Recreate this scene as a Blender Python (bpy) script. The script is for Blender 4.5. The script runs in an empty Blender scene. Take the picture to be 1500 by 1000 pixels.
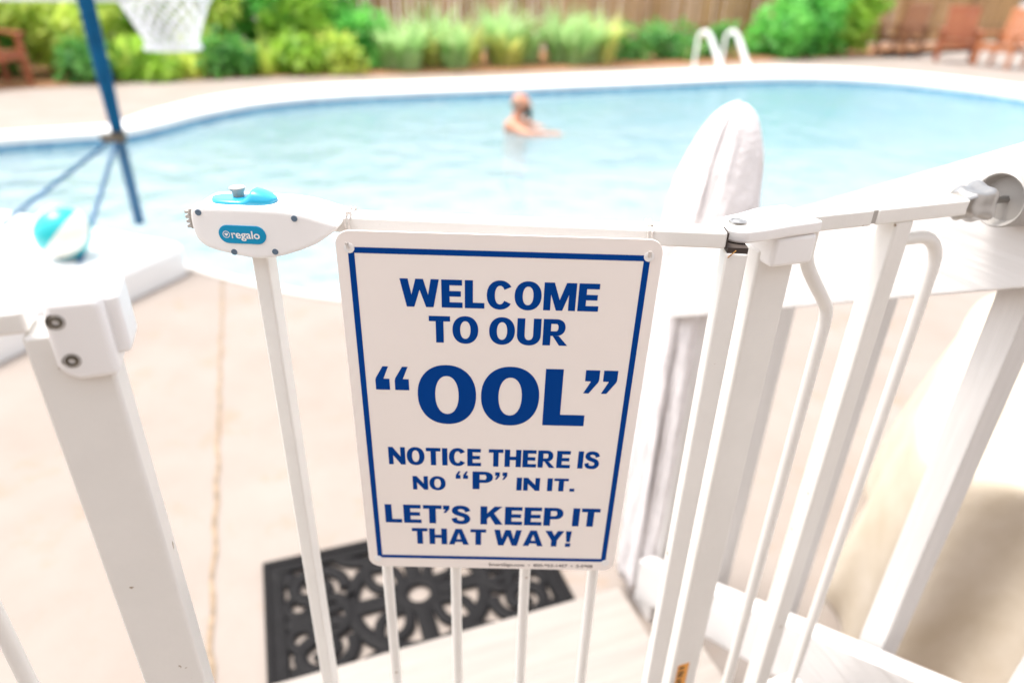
import bpy, bmesh, math, random
from mathutils import Vector, Matrix
random.seed(7)
S = bpy.context.scene
C = S.collection
R = math.radians

# ---------------------------------------------------------------- camera, world, sun, exposure
CAM_Z = 1.45
cam = bpy.data.cameras.new('camera'); cam_o = bpy.data.objects.new('camera', cam); C.objects.link(cam_o)
cam.sensor_width = 36; cam.lens = 24; cam.clip_start = .02; cam.clip_end = 500
cam_o.rotation_mode = 'QUATERNION'
# pitched 28.4 degrees down, rolled 1.64 degrees
pitch, roll = R(28.3832), R(1.641)
fwd = Vector((0, math.cos(pitch), -math.sin(pitch)))
right0 = Vector((1, 0, 0)); up0 = right0.cross(fwd)
rt = right0*math.cos(roll) + up0*math.sin(roll)
up = up0*math.cos(roll) - right0*math.sin(roll)
YAW = -0.0
M3 = Matrix((rt, up, -fwd)).transposed()
M3 = Matrix.Rotation(YAW, 3, 'Z') @ M3
cam_o.matrix_world = Matrix.Translation((0, 0, CAM_Z)) @ M3.to_4x4()
cam.dof.use_dof = True; cam.dof.focus_distance = .565; cam.dof.aperture_fstop = 2.7
S.camera = cam_o
SUN_EL, SUN_AZ = R(71), R(-72)          # azimuth measured from +y towards +x
w = bpy.data.worlds.new('World'); S.world = w; w.use_nodes = True
nt = w.node_tree; nt.nodes.clear()
sky = nt.nodes.new('ShaderNodeTexSky'); sky.sky_type = 'NISHITA'; sky.sun_disc = False
sky.sun_elevation = SUN_EL; sky.sun_rotation = SUN_AZ
sky.air_density = 1.0; sky.dust_density = 3.0
hs = nt.nodes.new('ShaderNodeHueSaturation'); hs.inputs['Saturation'].default_value = .22
bg = nt.nodes.new('ShaderNodeBackground'); bg.inputs['Strength'].default_value = .15
ow = nt.nodes.new('ShaderNodeOutputWorld')
nt.links.new(sky.outputs[0], hs.inputs['Color']); nt.links.new(hs.outputs[0], bg.inputs[0]); nt.links.new(bg.outputs[0], ow.inputs[0])
sl = bpy.data.lights.new('sun', 'SUN'); sl.energy = 1.5; sl.angle = R(22); sl.color = (1, .95, .88)
so = bpy.data.objects.new('sun', sl); C.objects.link(so)
sd = Vector((math.sin(SUN_AZ)*math.cos(SUN_EL), math.cos(SUN_AZ)*math.cos(SUN_EL), math.sin(SUN_EL)))
so.rotation_mode = 'QUATERNION'; so.rotation_quaternion = sd.to_track_quat('Z', 'Y'); so.location = (0, 0, 10)
S.view_settings.view_transform = 'Standard'; S.view_settings.look = 'None'
S.view_settings.exposure = 1.68; S.view_settings.gamma = 1; S.view_settings.use_curve_mapping = False
S.cycles.max_bounces = 8; S.cycles.transparent_max_bounces = 12

# ---------------------------------------------------------------- materials
def mat(name, col, rough=.5, var=.0, scale=8., bump=0., bscale=60., metal=0., col2=None, stretch=None, spec=.5, detail=6):
    m = bpy.data.materials.new(name); m.use_nodes = True
    n = m.node_tree.nodes; l = m.node_tree.links
    b = n['Principled BSDF']
    b.inputs['Roughness'].default_value = rough; b.inputs['Metallic'].default_value = metal
    b.inputs['Specular IOR Level'].default_value = spec
    c4 = (*col, 1)
    b.inputs['Base Color'].default_value = c4
    tc = n.new('ShaderNodeTexCoord'); src = tc.outputs['Object']
    if stretch:
        mp = n.new('ShaderNodeMapping'); mp.inputs['Scale'].default_value = stretch[:3]
        if len(stretch) > 3:
            mp.vector_type = 'TEXTURE'; mp.inputs['Scale'].default_value = [1/q for q in stretch[:3]]; mp.inputs['Rotation'].default_value = (0, 0, -stretch[3])
        l.new(src, mp.inputs[0]); src = mp.outputs[0]
    if var > 0 or col2:
        t = n.new('ShaderNodeTexNoise'); t.inputs['Scale'].default_value = scale; t.inputs['Detail'].default_value = detail
        t.inputs['Roughness'].default_value = .6
        l.new(src, t.inputs['Vector'])
        r = n.new('ShaderNodeValToRGB'); r.color_ramp.elements[0].position = .32; r.color_ramp.elements[1].position = .68
        d = col2 if col2 else tuple(max(0, x*(1-var)) for x in col)
        r.color_ramp.elements[0].color = (*d, 1); r.color_ramp.elements[1].color = c4
        l.new(t.outputs['Fac'], r.inputs[0]); l.new(r.outputs[0], b.inputs['Base Color'])
    if bump > 0:
        t2 = n.new('ShaderNodeTexNoise'); t2.inputs['Scale'].default_value = bscale; t2.inputs['Detail'].default_value = 5
        l.new(src, t2.inputs['Vector'])
        bp = n.new('ShaderNodeBump'); bp.inputs['Strength'].default_value = bump; bp.inputs['Distance'].default_value = .004
        l.new(t2.outputs['Fac'], bp.inputs['Height']); l.new(bp.outputs[0], b.inputs['Normal'])
    return m

def chips(m, col=(.30, .22, .14), scale=48., thr=.715):
    """small chips and specks of worn paint"""
    n = m.node_tree.nodes; l = m.node_tree.links; b = n['Principled BSDF']
    tc = n.new('ShaderNodeTexCoord')
    t = n.new('ShaderNodeTexNoise'); t.inputs['Scale'].default_value = scale; t.inputs['Detail'].default_value = 4
    l.new(tc.outputs['Object'], t.inputs['Vector'])
    r = n.new('ShaderNodeValToRGB'); r.color_ramp.elements[0].position = thr; r.color_ramp.elements[1].position = thr+.03
    l.new(t.outputs['Fac'], r.inputs[0])
    mx = n.new('ShaderNodeMixRGB'); mx.inputs[2].default_value = (*col, 1)
    l.new(r.outputs[0], mx.inputs[0])
    if b.inputs['Base Color'].links: l.new(b.inputs['Base Color'].links[0].from_socket, mx.inputs[1])
    else: mx.inputs[1].default_value = b.inputs['Base Color'].default_value
    l.new(mx.outputs[0], b.inputs['Base Color'])
    return m

MAT = {}
MAT['enamel'] = chips(mat('white_enamel', (.77, .745, .71), .38, .05, 18, .05, 240))
MAT['plastic'] = mat('white_plastic', (.82, .80, .79), .35, .02, 10, .04, 400)
MAT['grey_plastic'] = mat('grey_plastic', (.42, .39, .36), .45, .08, 30)
MAT['cup_grey'] = mat('cup_grey_plastic', (.34, .32, .30), .45, .06, 30)
MAT['teal'] = mat('turquoise_plastic', (.02, .32, .50), .25, .05, 30)
MAT['badge'] = mat('turquoise_badge', (.003, .26, .47), .4, .04, 20, spec=.2)
MAT['chrome'] = mat('brushed_metal', (.42, .405, .39), .3, .1, 20, metal=1)
MAT['steel'] = mat('dark_steel', (.16, .14, .11), .35, .4, 300, metal=.8)
MAT['dark'] = mat('dark_gap', (.05, .035, .028), .8, .2, 50)
MAT['hole'] = mat('screw_recess', (.10, .15, .21), .6, .2, 50)
MAT['rust'] = mat('rust_mark', (.45, .22, .05), .8, .4, 400)
MAT['sign'] = mat('sign_white', (.88, .815, .775), .4, .03, 6, .02, 90)
MAT['blue'] = mat('sign_blue', (.0004, .050, .27), .6, .12, 7, spec=.04)
MAT['ink'] = mat('sign_small_print', (.12, .09, .09), .5, .1, 50)
MAT['string'] = mat('cotton_string', (.74, .68, .63), .9, .2, 300, .4, 900)
MAT['label'] = mat('orange_label', (.80, .34, .05), .5, .1, 30)
MAT['wood_white'] = mat('white_painted_wood', (.64, .615, .60), .55, .045, 5, .4, 9, stretch=(.6, 9, 9, -R(110.5)))
MAT['post_white'] = mat('white_painted_post', (.66, .635, .615), .55, .08, 9, .3, 14, stretch=(8, 8, .7))
MAT['tread'] = mat('pale_painted_tread', (.29, .255, .228), .6, .16, 5, .3, 20, stretch=(.8, 9, 9, -R(20.5)))
MAT['stringer'] = mat('stair_side_wood', (.50, .38, .28), .7, .25, 6, .3, 20)
MAT['rubber'] = mat('black_rubber', (.009, .008, .0085), .6, .35, 25, .5, 90, spec=.12)
MAT['towel'] = mat('white_terry_cloth', (.74, .70, .70), .95, .12, 45, 1.0, 130, spec=.1)
MAT['canvas'] = mat('beige_canvas', (.57, .50, .415), .9, .0, 7, .3, 40, col2=(.48, .405, .31), spec=.15)
MAT['concrete'] = None
MAT['coping'] = mat('white_coping', (.78, .75, .72), .6, .06, 2, .2, 40)
MAT['basin'] = mat('pale_aqua_plaster', (.28, .46, .51), .7, .06, .6)
MAT['tile'] = None
MAT['mulch'] = mat('brown_mulch', (.36, .17, .075), .95, .55, 6, .8, 30)
MAT['red_wood'] = mat('red_stained_wood', (.34, .095, .034), .5, .35, 5, .2, 30)
MAT['red_wood_shaded'] = mat('shaded_red_stained_wood', (.22, .085, .036), .6, .35, 5, .2, 30)  # red chair wood with the shade it stands in painted in as brown
MAT['orange_wood'] = mat('orange_stained_wood', (.44, .155, .058), .5, .3, 5, .2, 30)
MAT['hoop_blue'] = mat('blue_pole_sleeve', (.001, .085, .20), .6, .3, 12, .3, 40, spec=.15)
MAT['brace_blue'] = mat('blue_painted_brace', (.03, .13, .26), .4, .3, 12)
MAT['hoop_white'] = mat('white_moulded_plastic', (.80, .79, .78), .45, .05, 3)
MAT['net'] = mat('white_net_cord', (.82, .82, .82), .9, .05, 50)
MAT['ball_white'] = mat('ball_white_vinyl', (.78, .74, .68), .25, .04, 10)
MAT['ball_teal'] = mat('ball_teal_vinyl', (.02, .42, .45), .25, .06, 10)
MAT['skin'] = mat('sunned_skin', (.55, .25, .15), .5, .2, 9, .1, 90)
MAT['beard'] = mat('dark_beard', (.025, .014, .010), .85, .4, 40, .8, 200)
MAT['hair'] = mat('cropped_grey_hair', (.30, .21, .16), .9, .3, 60, .5, 200)
MAT['trunks'] = mat('teal_swim_cloth', (.01, .20, .24), .8, .2, 20)

def concrete_mat():
    m = mat('pinkish_concrete', (.26, .222, .196), .8, 0, 2.2, .35, 60, col2=(.228, .186, .157))
    n = m.node_tree.nodes; l = m.node_tree.links; b = n['Principled BSDF']
    tc = n.new('ShaderNodeTexCoord')
    t = n.new('ShaderNodeTexNoise'); t.inputs['Scale'].default_value = 4.2; t.inputs['Detail'].default_value = 8; t.inputs['Roughness'].default_value = .7
    l.new(tc.outputs['Object'], t.inputs['Vector'])
    r = n.new('ShaderNodeValToRGB'); r.color_ramp.elements[0].position = .56; r.color_ramp.elements[1].position = .74
    l.new(t.outputs['Fac'], r.inputs[0])
    mx = n.new('ShaderNodeMixRGB'); mx.inputs[2].default_value = (.25, .17, .115, 1)
    l.new(b.inputs['Base Color'].links[0].from_socket, mx.inputs[1])
    ml = n.new('ShaderNodeMath'); ml.operation = 'MULTIPLY'; ml.inputs[1].default_value = .95
    l.new(r.outputs[0], ml.inputs[0]); l.new(ml.outputs[0], mx.inputs[0]); l.new(mx.outputs[0], b.inputs['Base Color'])
    return m
MAT['concrete'] = concrete_mat()

def tile_mat():
    m = mat('blue_waterline_tile', (.06, .26, .46), .25)
    n = m.node_tree.nodes; l = m.node_tree.links; b = n['Principled BSDF']
    tc = n.new('ShaderNodeTexCoord')
    v = n.new('ShaderNodeTexVoronoi'); v.inputs['Scale'].default_value = 9
    l.new(tc.outputs['Object'], v.inputs['Vector'])
    r = n.new('ShaderNodeValToRGB')
    r.color_ramp.elements[0].color = (.05, .19, .35, 1); r.color_ramp.elements[1].color = (.18, .38, .52, 1)
    l.new(v.outputs['Color'], r.inputs[0]); l.new(r.outputs[0], b.inputs['Base Color'])
    return m
MAT['tile'] = tile_mat()

def water_mat():
    m = bpy.data.materials.new('pool_water'); m.use_nodes = True
    n = m.node_tree.nodes; l = m.node_tree.links; n.clear()
    o = n.new('ShaderNodeOutputMaterial'); mix = n.new('ShaderNodeMixShader')
    tr = n.new('ShaderNodeBsdfTransparent'); tr.inputs[0].default_value = (.86, .97, .985, 1)
    gl = n.new('ShaderNodeBsdfGlossy'); gl.inputs['Roughness'].default_value = .12
    fr = n.new('ShaderNodeFresnel'); fr.inputs['IOR'].default_value = 1.33
    tc = n.new('ShaderNodeTexCoord')
    t = n.new('ShaderNodeTexNoise'); t.inputs['Scale'].default_value = 3.2; t.inputs['Detail'].default_value = 4
    l.new(tc.outputs['Object'], t.inputs['Vector'])
    bp = n.new('ShaderNodeBump'); bp.inputs['Strength'].default_value = .8; bp.inputs['Distance'].default_value = .065
    l.new(t.outputs['Fac'], bp.inputs['Height'])
    l.new(bp.outputs[0], gl.inputs['Normal']); l.new(bp.outputs[0], fr.inputs['Normal'])
    df = n.new('ShaderNodeBsdfDiffuse'); 
    tw_ = n.new('ShaderNodeTexNoise'); tw_.inputs['Scale'].default_value = .9; tw_.inputs['Detail'].default_value = 5; tw_.inputs['Distortion'].default_value = 1.2  # noise for paler sky-reflection streaks, painted into the diffuse colour
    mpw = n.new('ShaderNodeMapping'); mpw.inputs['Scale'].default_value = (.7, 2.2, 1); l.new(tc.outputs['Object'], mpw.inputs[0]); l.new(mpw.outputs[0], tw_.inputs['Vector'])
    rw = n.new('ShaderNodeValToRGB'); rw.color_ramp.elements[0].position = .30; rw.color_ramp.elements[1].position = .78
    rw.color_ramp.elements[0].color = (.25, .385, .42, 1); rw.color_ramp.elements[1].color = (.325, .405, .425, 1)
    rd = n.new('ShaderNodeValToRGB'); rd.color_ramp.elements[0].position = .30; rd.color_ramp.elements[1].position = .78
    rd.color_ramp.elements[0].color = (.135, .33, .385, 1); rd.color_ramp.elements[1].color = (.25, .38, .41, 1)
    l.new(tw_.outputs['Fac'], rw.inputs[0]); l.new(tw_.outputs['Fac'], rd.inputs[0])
    # diffuse colour shifts with position: paler at the near left, bluer at the far right
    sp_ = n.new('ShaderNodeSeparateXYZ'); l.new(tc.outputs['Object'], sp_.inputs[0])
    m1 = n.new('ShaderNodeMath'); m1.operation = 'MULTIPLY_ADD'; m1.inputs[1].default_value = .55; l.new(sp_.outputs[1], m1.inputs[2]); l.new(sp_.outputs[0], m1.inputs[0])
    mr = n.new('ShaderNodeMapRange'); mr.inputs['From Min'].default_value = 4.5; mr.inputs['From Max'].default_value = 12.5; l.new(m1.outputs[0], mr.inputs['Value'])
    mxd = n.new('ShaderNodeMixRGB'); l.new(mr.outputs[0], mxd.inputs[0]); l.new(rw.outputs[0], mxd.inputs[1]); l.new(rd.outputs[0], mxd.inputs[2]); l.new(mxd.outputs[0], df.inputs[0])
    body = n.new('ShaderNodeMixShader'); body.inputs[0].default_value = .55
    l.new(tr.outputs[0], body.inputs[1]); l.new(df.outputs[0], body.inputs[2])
    mu = n.new('ShaderNodeMath'); mu.operation = 'MULTIPLY'; mu.inputs[1].default_value = .34
    l.new(fr.outputs[0], mu.inputs[0]); l.new(mu.outputs[0], mix.inputs[0]); l.new(body.outputs[0], mix.inputs[1]); l.new(gl.outputs[0], mix.inputs[2])
    l.new(mix.outputs[0], o.inputs[0])
    return m
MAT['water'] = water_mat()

def leaf_mat(name, a, b_, scale=3.5, trans=.5):
    m = mat(name, a, .45, 0, scale, col2=b_)
    n = m.node_tree.nodes; l = m.node_tree.links; b = n['Principled BSDF']
    o = n['Material Output']
    t = n.new('ShaderNodeBsdfTranslucent'); mx = n.new('ShaderNodeMixShader'); mx.inputs[0].default_value = trans
    l.new(b.inputs['Base Color'].links[0].from_socket, t.inputs[0])
    l.new(b.outputs[0], mx.inputs[1]); l.new(t.outputs[0], mx.inputs[2]); l.new(mx.outputs[0], o.inputs[0])
    return m
MAT['leaf_mid'] = leaf_mat('mid_green_leaf', (.50, .70, .09), (.20, .44, .05))
MAT['leaf_lime'] = leaf_mat('yellow_green_leaf', (.72, .78, .16), (.38, .56, .09))
MAT['leaf_bright'] = leaf_mat('bright_green_leaf', (.28, .70, .14), (.09, .44, .08))
MAT['leaf_dark'] = leaf_mat('dark_green_leaf', (.20, .48, .09), (.07, .28, .07))
MAT['leaf_strap'] = leaf_mat('grey_green_strap_leaf', (.54, .70, .34), (.28, .52, .17))
MAT['leaf_strap_yellow'] = leaf_mat('yellowing_strap_leaf', (.80, .74, .26), (.48, .58, .16))
MAT['stem'] = mat('brown_stem', (.12, .07, .04), .9, .3, 20)
MAT['flower'] = mat('orange_flower', (.75, .30, .10), .6, .2, 30)

def fence_mat(name, a, b_):
    m = mat(name, a, .85, 0, 1.6, .3, 10, col2=b_, stretch=(5.5, 5.5, .35))
    return m
MAT['fence'] = fence_mat('weathered_fence_board', (.52, .32, .14), (.19, .105, .042))
MAT['fence_post'] = mat('weathered_fence_post', (.42, .26, .13), .85, .3, 4, .3, 20)

# ---------------------------------------------------------------- mesh builder
def offset_of(o):
    v = Vector()
    while o is not None:
        v += o.location; o = o.parent
    return v

class MB:
    def __init__(self): self.bm = bmesh.new()
    def add(self, verts, faces, smooth=False, M=None):
        vs = [self.bm.verts.new(M @ Vector(v) if M else Vector(v)) for v in verts]
        out = []
        for f in faces:
            try: fc = self.bm.faces.new([vs[i] for i in f]); fc.smooth = smooth; out.append(fc)
            except ValueError: pass
        return vs, out
    def merge(self, tmp, M=None):
        if M: tmp.transform(M)
        me = bpy.data.meshes.new('tmp'); tmp.to_mesh(me); tmp.free(); self.bm.from_mesh(me); bpy.data.meshes.remove(me)
    def box(self, x0, x1, y0, y1, z0, z1, M=None, bev=0., seg=2):
        t = bmesh.new()
        vs = [t.verts.new((x, y, z)) for x in (x0, x1) for y in (y0, y1) for z in (z0, z1)]
        for f in ((0, 1, 3, 2), (4, 6, 7, 5), (0, 4, 5, 1), (2, 3, 7, 6), (0, 2, 6, 4), (1, 5, 7, 3)): t.faces.new([vs[i] for i in f])
        if bev > 0: bmesh.ops.bevel(t, geom=t.edges[:], offset=bev, segments=seg, profile=.5, affect='EDGES')
        bmesh.ops.recalc_face_normals(t, faces=t.faces[:])
        for f in t.faces: f.smooth = bev > 0
        self.merge(t, M)
        return self
    def prism(self, pts, d0, d1, M=None, bev=0., seg=2, smooth=True):
        """polygon in local xz, extruded along local y from d0 to d1"""
        t = bmesh.new()
        a = [t.verts.new((x, d0, z)) for x, z in pts]; b = [t.verts.new((x, d1, z)) for x, z in pts]
        n = len(pts)
        fa = t.faces.new(a); fb = t.faces.new(list(reversed(b)))
        for i in range(n): t.faces.new([a[i], b[i], b[(i+1) % n], a[(i+1) % n]])
        bmesh.ops.recalc_face_normals(t, faces=t.faces[:])
        if bev > 0:
            es = list({e for f in (fa, fb) for e in f.edges})
            bmesh.ops.bevel(t, geom=es, offset=bev, segments=seg, profile=.5, affect='EDGES')
        for f in t.faces: f.smooth = smooth
        self.merge(t, M)
        return self
    def tube(self, pts, r, seg=12, M=None, caps=True):
        P = [Vector(p) for p in pts]
        rs = r if isinstance(r, (list, tuple)) else [r]*len(P)
        rings = []; prev = None
        for i, p in enumerate(P):
            t = (P[min(i+1, len(P)-1)] - P[max(i-1, 0)]).normalized()
            if prev is None:
                a = Vector((0, 0, 1)) if abs(t.z) < .9 else Vector((1, 0, 0))
                nx = t.cross(a).normalized()
            else:
                nx = (prev - t*prev.dot(t)).normalized()
            prev = nx; ny = t.cross(nx)
            rings.append([p + (nx*math.cos(2*math.pi*k/seg) + ny*math.sin(2*math.pi*k/seg))*rs[i] for k in range(seg)])
        verts = [v for rg in rings for v in rg]; faces = []
        for i in range(len(P)-1):
            for k in range(seg):
                faces.append((i*seg+k, i*seg+(k+1) % seg, (i+1)*seg+(k+1) % seg, (i+1)*seg+k))
        vs, fs = self.add(verts, faces, True, M)
        if caps:
            for rg in (list(reversed(vs[:seg])), vs[-seg:]):
                try: self.bm.faces.new(rg)
                except ValueError: pass
        return self
    def lathe(self, prof, M=None, seg=24, smooth=True):
        """profile of (radius, height) about local z"""
        verts = []; faces = []
        for r, z in prof:
            for k in range(seg):
                a = 2*math.pi*k/seg; verts.append((r*math.cos(a), r*math.sin(a), z))
        for i in range(len(prof)-1):
            for k in range(seg):
                faces.append((i*seg+k, i*seg+(k+1) % seg, (i+1)*seg+(k+1) % seg, (i+1)*seg+k))
        vs, fs = self.add(verts, faces, smooth, M)
        if prof[0][0] > 1e-5: self.bm.faces.new(list(reversed(vs[:seg])))
        if prof[-1][0] > 1e-5: self.bm.faces.new(vs[-seg:])
        return self
    def build(self, name, m, parent=None, sharp=40, recalc=True):
        bmesh.ops.remove_doubles(self.bm, verts=self.bm.verts[:], dist=1e-6)
        if recalc: bmesh.ops.recalc_face_normals(self.bm, faces=self.bm.faces[:])
        if parent is not None:
            v = offset_of(parent); self.bm.transform(Matrix.Translation(-v))
        me = bpy.data.meshes.new(name); self.bm.to_mesh(me); self.bm.free()
        if sharp: me.set_sharp_from_angle(angle=R(sharp))
        for x in (m if isinstance(m, (list, tuple)) else [m]): me.materials.append(x if not isinstance(x, str) else MAT[x])
        o = bpy.data.objects.new(name, me); C.objects.link(o)
        if parent is not None: o.parent = parent
        if sharp and any(p.use_smooth for p in me.polygons):
            wn = o.modifiers.new('flat_faces', 'WEIGHTED_NORMAL'); wn.weight = 100; wn.keep_sharp = True
        return o

def tag(o, label=None, cat=None, group=None, kind=None):
    if label: o['label'] = label
    if cat: o['category'] = cat
    if group: o['group'] = group
    if kind: o['kind'] = kind
    return o
def thing(name, label, cat, loc=(0, 0, 0), group=None):
    o = bpy.data.objects.new(name, None); C.objects.link(o); o.location = loc; o.empty_display_size = .1
    return tag(o, label, cat, group)
def copy_tree(o, parent=None):
    c = o.copy(); C.objects.link(c)
    if parent is not None: c.parent = parent
    for ch in [x for x in o.children]: copy_tree(ch, c)
    return c
def frame(origin, x, y, z):
    m = Matrix((Vector(x), Vector(y), Vector(z))).transposed().to_4x4(); m.translation = Vector(origin); return m
def along(p, axis):
    """matrix whose local z runs along axis"""
    z = Vector(axis).normalized(); a = Vector((0, 0, 1)) if abs(z.z) < .9 else Vector((0, 1, 0))
    x = a.cross(z).normalized(); return frame(p, x, z.cross(x), z)
def catmull(pts, n=6, closed=True):
    out = []; N = len(pts)
    for i in range(N if closed else N-1):
        g = lambda k: Vector(pts[k % N] if closed else pts[max(0, min(N-1, k))])
        p0, p1, p2, p3 = g(i-1), g(i), g(i+1), g(i+2)
        for j in range(n):
            t = j/n
            out.append(.5*((2*p1)+(p2-p0)*t+(2*p0-5*p1+4*p2-p3)*t*t+(3*p1-p0-3*p2+p3)*t**3))
    if not closed: out.append(Vector(pts[-1]))
    return out

def text_into(mb, body, box, M, offset=0., z=0.):
    """flat lettering fitted to box = (x0, x1, y0, y1) in the xy plane of M"""
    cu = bpy.data.curves.new('lettering', 'FONT'); cu.body = body; cu.offset = offset; cu.resolution_u = 6
    ob = bpy.data.objects.new('lettering', cu); C.objects.link(ob)
    dg = bpy.context.evaluated_depsgraph_get(); me = bpy.data.meshes.new_from_object(ob.evaluated_get(dg))
    xs = [v.co.x for v in me.vertices]; ys = [v.co.y for v in me.vertices]
    x0, x1, y0, y1 = min(xs), max(xs), min(ys), max(ys)
    sx = (box[1]-box[0])/(x1-x0); sy = (box[3]-box[2])/(y1-y0)
    for v in me.vertices: v.co = M @ Vector((box[0]+(v.co.x-x0)*sx, box[2]+(v.co.y-y0)*sy, z))
    mb.bm.from_mesh(me)
    bpy.data.objects.remove(ob); bpy.data.curves.remove(cu); bpy.data.meshes.remove(me)

# bold sans capitals drawn as strokes, cap height 1
def g_rect(x0, y0, x1, y1): return [[(x0, y0), (x1, y0), (x1, y1), (x0, y1)]]
def g_ring(cx, cy, rx, ry, wx, wy, a0, a1, n_=40, e=.92):
    out = []
    def pt(a, x_, y_):
        c_, s_ = math.cos(a), math.sin(a)
        return (cx+x_*math.copysign(abs(c_)**e, c_), cy+y_*math.copysign(abs(s_)**e, s_))
    for i in range(n_):
        a = R(a0+(a1-a0)*i/n_); b = R(a0+(a1-a0)*(i+1)/n_)
        out.append([pt(a, rx, ry), pt(b, rx, ry), pt(b, rx-wx, ry-wy), pt(a, rx-wx, ry-wy)])
    return out
def g_stroke(ctrl, wds, n_=10):
    P = catmull([(*c_, wd) for c_, wd in zip(ctrl, wds)], n_, False); out = []; L_ = []; Q = []
    for i, p in enumerate(P):
        a = P[max(i-1, 0)]; b = P[min(i+1, len(P)-1)]; tx, ty = b.x-a.x, b.y-a.y; m_ = math.hypot(tx, ty)
        L_.append((p.x-ty/m_*p.z/2, p.y+tx/m_*p.z/2)); Q.append((p.x+ty/m_*p.z/2, p.y-tx/m_*p.z/2))
    for i in range(len(P)-1): out.append([L_[i], L_[i+1], Q[i+1], Q[i]])
    return out
GW, GH = .30, .195
def glyph(ch):
    r_ = g_rect
    if ch == 'E': return .78, r_(0, 0, GW, 1)+r_(GW, 0, .78, GH)+r_(GW, 1-GH, .765, 1)+r_(GW, .405, .72, .405+GH)
    if ch == 'L': return .73, r_(0, 0, GW, 1)+r_(GW, 0, .73, GH+.005)
    if ch == 'T': return .82, r_(0, 1-GH, .82, 1)+r_(.41-GW/2, 0, .41+GW/2, 1-GH)
    if ch == 'I': return GW, r_(0, 0, GW, 1)
    if ch == 'H': return .93, r_(0, 0, GW, 1)+r_(.93-GW, 0, .93, 1)+r_(GW, .405, .93-GW, .405+GH)
    if ch == 'O': return 1.0, g_ring(.50, .5, .50, .52, .30, .185, 0, 360, 64)
    if ch == 'C': return .95, g_ring(.49, .5, .49, .52, .30, .185, 34, 326, 48)
    if ch == 'U': return .93, r_(0, .38, GW, 1)+r_(.93-GW, .38, .93, 1)+g_ring(.465, .38, .465, .40, GW, .20, 180, 360, 28)
    if ch in 'PR':
        o = r_(0, 0, GW, 1)+r_(GW, 1-.175, .50, 1)+g_ring(.50, .685, .36, .315, .275, .175, -90, 90, 22)
        o += r_(GW, .37, .50, .37+.175)
        if ch == 'P': return .86, o
        return .98, o+[[(.38, .368), (.62, .368), (.66, .33), (.98, 0), (.655, 0)]]
    if ch == 'N': return .94, r_(0, 0, .265, 1)+r_(.675, 0, .94, 1)+[[(.25, 1), (.25, .55), (.69, 0), (.69, .45)], [(0, 1), (.27, 1), (.27, .60)], [(.94, 0), (.67, 0), (.67, .40)]]
    if ch == 'M': return 1.20, r_(0, 0, .265, 1)+r_(.935, 0, 1.20, 1)+[[(.25, 1), (.375, 1), (.60, .38), (.60, 0), (.48, 0), (.25, .62)], [(.95, 1), (.825, 1), (.60, .38), (.60, 0), (.72, 0), (.95, .62)]]
    if ch == 'W': return 1.44, [[(0, 1), (.30, 1), (.50, 0), (.22, 0)], [(.58, 1), (.72, 1), (.72, .62), (.50, 0), (.28, 0)], [(1.44, 1), (1.14, 1), (.94, 0), (1.22, 0)], [(.86, 1), (.72, 1), (.72, .62), (.94, 0), (1.16, 0)]]
    if ch == 'A': return 1.06, [[(.365, 1), (.53, 1), (.53, .74), (.305, 0), (0, 0)], [(.695, 1), (.53, 1), (.53, .74), (.755, 0), (1.06, 0)]]+[[(.30, .17), (.76, .17), (.71, .345), (.35, .345)]]
    if ch == 'Y': return 1.0, [[(0, 1), (.34, 1), (.65, .40), (.35, .40)], [(1.0, 1), (.66, 1), (.35, .40), (.65, .40)]]+r_(.5-GW/2, 0, .5+GW/2, .41)
    if ch == 'K': return 1.0, r_(0, 0, GW, 1)+[[(GW, .32), (GW, .62), (.62, 1), (.965, 1)], [(.38, .52), (.575, .68), (1.0, 0), (.655, 0)]]
    if ch == 'S': return .86, g_stroke([(.725, .69), (.64, .845), (.42, .92), (.21, .86), (.155, .71), (.27, .59), (.44, .52), (.62, .44), (.70, .28), (.61, .125), (.40, .08), (.19, .14), (.115, .32)],
                                       [.25, .22, .19, .23, .275, .24, .22, .24, .275, .23, .19, .22, .25], 5)
    if ch == '!': return .31, [[(.0, 1), (.31, 1), (.25, .31), (.06, .31)]]+r_(.015, 0, .295, .23)
    if ch == '.': return .28, r_(0, 0, .28, .23)
    if ch == '\u2019': return .28, [[(0, 1), (.28, 1), (.28, .82), (.13, .60), (0, .60), (.11, .78), (0, .78)]]
    return .34, []
def caps_into(mb, body, box, M, z=.0002, sp=.085):
    x = 0.; polys = []; zs = []
    for ch in body:
        wd, pp = glyph(ch)
        if ch == '\u2019': x -= .02
        for q_, p in enumerate(pp): polys.append([(a+x, b) for a, b in p]); zs.append(z+(.000014*q_ if len(pp) <= 6 else 0))
        x += wd+(sp if pp else 0)
    x -= sp; kx = (box[1]-box[0])/x; ky = box[3]-box[2]
    for i, p in enumerate(polys):
        zq_ = zs[i]
        mb.add([M @ Vector((box[0]+a*kx, box[2]+b*ky, zq_)) for a, b in p], [tuple(range(len(p)))])

# stair / gate frame axes: U along the gate opening, N outward down the steps
TH = R(20.5)
U = Vector((math.cos(TH), math.sin(TH), 0)); N = Vector((-math.sin(TH), math.cos(TH), 0)); Z = Vector((0, 0, 1))
FR = frame((0, 0, 0), U, N, Z)
# gate door axes (swung a little open)
DA = R(-2.326)
DU = Vector((math.cos(DA), math.sin(DA), 0)); DN = Vector((-math.sin(DA), math.cos(DA), 0))
DR = frame((0, 0, 0), DU, DN, Z)

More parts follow.
